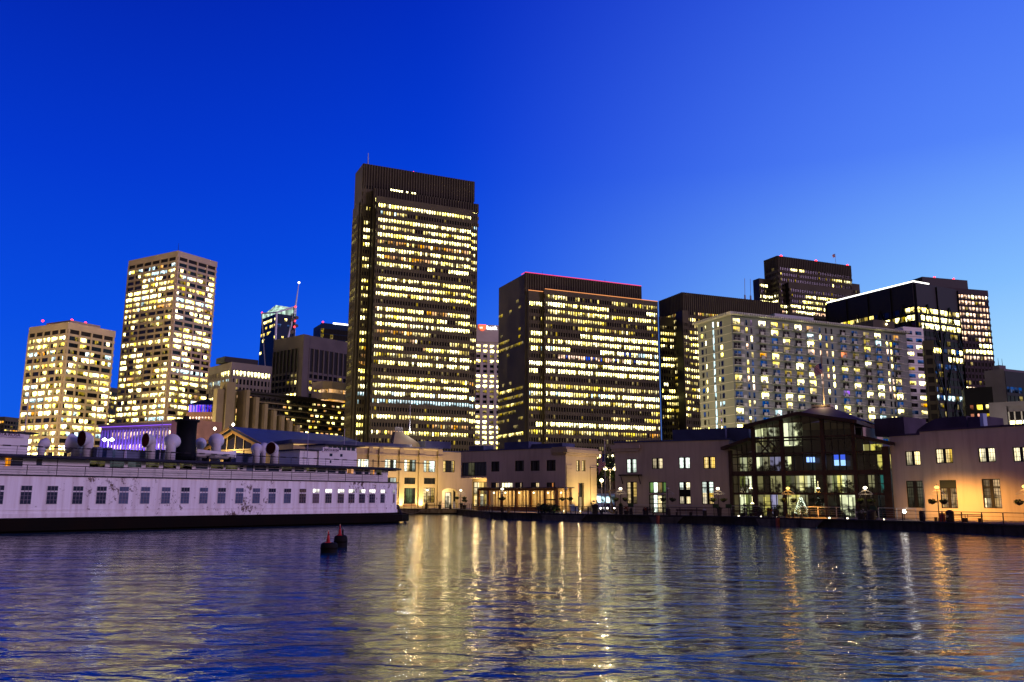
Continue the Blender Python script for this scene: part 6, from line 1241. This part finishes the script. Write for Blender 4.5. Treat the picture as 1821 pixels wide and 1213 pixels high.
# glowing bollards at the quoined wall, floodlight by the hall, small deck lights
BOL = mat('bollard_stone', (.35, .28, .17), .8)
for px, off, lab in ((1003.5, 2.4, 'short pale bollard light left of the quoined wall door'), (1033, 3.2, 'short pale bollard light right of the notice board')):
    P, f = quay(px, off); R = root('bollard_light', P, lab, 'bollard light'); b = MB(); b.lathe(P, [(.16, 0), (.16, .95), (.10, 1.0)], 10); b.build('post', BOL, R); b = MB(); b.lathe(P + f.n * .17 + Vector((0, 0, .35)), [(.02, -.1), (.1, 0), (.02, .1)], 8); b.build('lamp', GW_, R); light('bollard_glow', P + f.n * .6 + Vector((0, 0, .4)), 35, (1, .75, .38), R, .1)
P, f = quay(1607.5, 3.6); R = root('floodlight', P, 'dazzling white floodlight low on the terrace beside the glass hall', 'floodlight'); b = MB(); b.tube(P, P + Vector((0, 0, .85)), .04, 6); b.build('post', RAIL, R); b = MB(); b.lathe(P + Vector((0, 0, 1.0)), [(.1, -.2), (.24, 0), (.1, .2)], 12); b.build('lamp', glow('floodlight_white', (1, .95, .85), 12), R, True); light('floodlight_beam', P + f.n * .4 + Vector((0, 0, 1.1)), 25, (1, .93, .8), R, .25); light('floodlight_beam', P - f.n * .4 + Vector((0, 0, 1.0)), 500, (1, .88, .6), R, .15, 100, P - f.n * 6 + Vector((0, 0, 1.5)))
for i, (px, off) in enumerate(((1313, 1.2), (1353, 1.4), (1382, 3), (1474, 3.2), (1506, 3.2), (1570, 2))):
    P, f = quay(px, off); b = MB(); b.lathe(P, [(.1, 0), (.12, .1), (.05, .17)], 8); x = b.build('deck_light', GW_, None, loc=P); tag(x, 'small round deck light on the hall terrace', 'deck light', 'small deck lights on the terrace')
P, f = quay(1440, 3.4); light('terrace_light', P + Vector((0, 0, 3.0)), 2200, (1, .45, .08), None, .2, 110, P); P, f = quay(925, 2.4); light('terrace_light', P + Vector((0, 0, 3.0)), 1500, (1, .5, .12), None, .2, 110, P)
# fender piles and pale quay recesses
PIL = mat('red_pile', (.34, .09, .05), .8, .25, 2)
for px, lab in ((1169.5, 'reddish fender pile against the quay below the glazed doorway'), (1382, 'reddish fender pile against the quay below the glass hall')):
    P, f = quay(px, -.45); b = MB(); b.tube((P.x, P.y, -1), (P.x, P.y, 1.0), .26, 10); x = b.build('fender_pile', PIL, None, loc=(P.x, P.y, 0)); tag(x, lab, 'pile')
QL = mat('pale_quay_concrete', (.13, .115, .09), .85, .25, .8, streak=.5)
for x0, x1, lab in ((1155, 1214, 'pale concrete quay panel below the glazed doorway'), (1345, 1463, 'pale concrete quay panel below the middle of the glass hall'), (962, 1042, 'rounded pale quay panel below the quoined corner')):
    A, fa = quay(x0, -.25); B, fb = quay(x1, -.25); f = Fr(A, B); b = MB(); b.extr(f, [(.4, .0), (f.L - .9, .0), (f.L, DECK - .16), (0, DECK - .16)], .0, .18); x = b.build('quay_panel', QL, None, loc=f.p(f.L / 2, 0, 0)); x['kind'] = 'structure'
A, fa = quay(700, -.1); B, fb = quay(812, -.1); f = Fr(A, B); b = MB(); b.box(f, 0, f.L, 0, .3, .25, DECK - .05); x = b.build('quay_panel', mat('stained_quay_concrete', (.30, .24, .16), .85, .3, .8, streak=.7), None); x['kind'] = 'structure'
# mooring lines and gangway piles near the ferry's end
b = MB(); P0 = S.p(LS + 5, -2, 1.6); P1, f = quay(757, -.2)
for i in range(10):
    g = lambda t: P0.lerp(P1 + Vector((0, 0, .2)), t) - Vector((0, 0, 1.0 * math.sin(PI * t))) + Vector((0, 0, .25))
    b.tube(g(i / 10), g((i + 1) / 10), .035, 5)
x = b.build('mooring_line', mat('rope', (.22, .18, .11), .9), None, loc=P0); tag(x, 'slack mooring rope from the ferry end to the quay', 'rope')
P = Pz(725, 930, 0); b = MB(); b.tube(P + Vector((.2, 0, -1)), P + Vector((-1.6, 1.0, 2.3)), .16, 8); x = b.build('mooring_pile', mat('weathered_pile', (.03, .03, .045), .9, .3, 2), None, loc=P); tag(x, 'dark leaning pile in the water beside the ferry end', 'pile')

# ---------------------------------------------------------------- the gap between the two middle pier buildings
def gp(px, off): P, f = quay(px, off); return P
P = gp(1077, 9); zt = proj(P)[1]; flagpole('white flagpole in the gap between the pier buildings', P, 11.2, .10)
flag('flag', 'drooping striped flag on the white pole in the gap between the pier buildings', P + Vector((-.08, 0, 9.2)), Vector((-1, 0, 0)), 1.6, 2.2, droop=.8, seed=1)
b = MB(); b.tube(P + Vector((-2.4, 0, 7.0)), P + Vector((1.9, 0, 7.0)), .06, 5); R = root('yardarm', P + Vector((0, 0, 7.0)), 'horizontal yard across the flagpole in the gap', 'yard'); b.build('spar', PALE, R)
def twin(px, off, h, heads, label, pw):
    P = gp(px, off); R = root('street_lamp', P, label, 'street lamp'); b = MB(); b.tube(P, P + Vector((0, 0, h)), .10, 8, .06); b.build('pole', PALE, R)
    for dx, dz in heads:
        b = MB(); b.tube(P + Vector((0, 0, h - .2)), P + Vector((dx, 0, h + dz - .1)), .035, 5); b.build('arm', PALE, R); b = MB(); b.lathe(P + Vector((dx, 0, h + dz)), [(.05, -.28), (.30, -.05), (.28, .15), (.05, .3)], 12); b.build('globe', glow('street_globe', (1, .82, .42), 8), R, True); light('street_light', P + Vector((dx, -.5, h + dz - .1)), pw * .12, (1, .72, .32), R, .2)
twin(1086, 11, 6.9, ((-.75, 0), (.75, 0)), 'twin globe street lamp in the gap between the pier buildings', 700); twin(1070.5, 10, 4.8, ((0, .25),), 'single globe street lamp left of the flagpole in the gap', 600)
def car(px, off, label, col, rz, pw=True):
    P = gp(px, off); M4 = Matrix.Translation(P) @ Matrix.Rotation(rz, 4, 'Z'); R = root('parked_car', P, label, 'car'); b = MB()
    prof = [(-2.1, .35), (2.1, .35), (2.15, .75), (1.2, .95), (.55, 1.42), (-1.1, 1.45), (-1.9, .98), (-2.15, .8)]
    def add(b, pts, y0, y1, mi=0):
        n = len(pts); Q = [M4 @ Vector((x, y, z)) for y in (y0, y1) for x, z in pts]; b.add(Q, [(i, (i + 1) % n, n + (i + 1) % n, n + i) for i in range(n)] + [tuple(range(n))[::-1], tuple(range(n, 2 * n))], mi)
    add(b, prof, -.85, .85); b.build('body', mat('car_paint', col, .3, .05), R)
    b = MB(); add(b, [(1.05, .97), (.5, 1.36), (-1.05, 1.38), (-1.6, 1.0)], -.862, .862); b.build('side_windows', WLIT['D'], R)
    for x in (-1.35, 1.35):
        for y in (-.8, .8): b = MB(); c = M4 @ Vector((x, y - .1, .32)); b.lathe(c, [(.32, 0), (.32, .2)], 14, (M4.to_3x3() @ Vector((0, 1, 0)))); b.build('wheel', RUB, R)
    for y in (-.6, .6):
        b = MB(); b.lathe(M4 @ Vector((2.12, y, .66)), [(.02, -.05), (.12, 0), (.05, .06)], 8, M4.to_3x3() @ Vector((1, 0, 0))); b.build('headlight', glow('headlight', (1, .92, .85), 18), R)
        b = MB(); b.lathe(M4 @ Vector((-2.12, y, .78)), [(.02, -.05), (.1, 0), (.05, .05)], 8, M4.to_3x3() @ Vector((-1, 0, 0))); b.build('tail_light', REDL, R)
car(1067, 17, 'pale parked car with bright headlights left of the flagpole in the gap', (.5, .5, .52), -1.9); car(1080, 21, 'dark parked car with lit headlights right of the flagpole in the gap', (.06, .02, .03), -1.4)
P = gp(1065, 30); R = root('bus', P, 'pale blue and white bus standing far back in the gap', 'bus'); fr = Fr(P - Vector((4, 0, 0)), P + Vector((4, 0, 0))); b = MB(); b.box(fr, 0, 8, -2.4, 0, DECK + .4, DECK + 3.1); b.build('body', mat('bus_paint', (.30, .42, .55), .4, .1), R); b = MB(); b.box(fr, .3, 7.7, .0, .04, DECK + 1.5, DECK + 2.7); b.build('side_windows', LIT['c'], R)
b = MB(); b.box(fr, .1, 7.9, .0, .03, DECK + .6, DECK + 1.0); b.build('stripe', mat('green_stripe', (.02, .25, .12), .5), R)
for x in (1.4, 6.4): b = MB(); b.lathe(fr.p(x, -.25, DECK + .45), [(.45, 0), (.45, .28)], 14, fr.n); b.build('wheel', RUB, R)
def tree(px, off, h, label, seed, spread=2.2):
    P = gp(px, off); r = random.Random(seed); R = root('street_tree', P, label, 'tree'); b = MB(); b.tube(P, P + Vector((.2, 0, h * .45)), .2, 8, .13); tips = []
    for i in range(7):
        a = i * 2 * PI / 7 + r.random(); t = P + Vector((math.cos(a) * spread * .6, math.sin(a) * spread * .6, h * r.uniform(.6, .85))); b.tube(P + Vector((.15, 0, h * r.uniform(.3, .45))), t, .08, 5, .03); tips.append(t)
    b.build('trunk', WOOD, R); b = MB()
    for t in tips + [P + Vector((0, 0, h * .8))]: b.leaves(t, spread * .6, spread * .6, h * .16, 260, .22, (0, 0, 1), r, .2)
    b.build('crown', [LEAFD, LEAF], R)
tree(1056, 24, 8.5, 'dark street tree close behind the quoined end wall', 1); tree(1073, 34, 11, 'tall dark street tree in the middle of the gap', 2, 3.0); tree(1094, 26, 9, 'dark street tree beside the middle pier building in the gap', 3)
# yellow anchor-like sculpture
P = gp(1091, 7.5); R = root('anchor', P, 'yellowish old ship anchor leaning upright on the quay beside the flagpole', 'anchor'); b = MB(); AN = mat('ochre_anchor', (.42, .28, .10), .7, .15, 1)
b.tube(P + Vector((.1, 0, 0)), P + Vector((-.7, 0, 3.4)), .11, 8, .09); b.build('shank', AN, R); b = MB(); b.tube(P + Vector((-1.3, 0, 3.2)), P + Vector((.3, 0, 3.6)), .08, 6); b.build('stock', AN, R); b = MB()
for i in range(8):
    a0, a1 = PI * (1.1 + .8 * i / 8), PI * (1.1 + .8 * (i + 1) / 8); b.tube(P + Vector((.1 + math.cos(a0) * 1.0, 0, 1.05 + math.sin(a0) * 1.0)), P + Vector((.1 + math.cos(a1) * 1.0, 0, 1.05 + math.sin(a1) * 1.0)), .11, 6)
b.build('arms', AN, R)
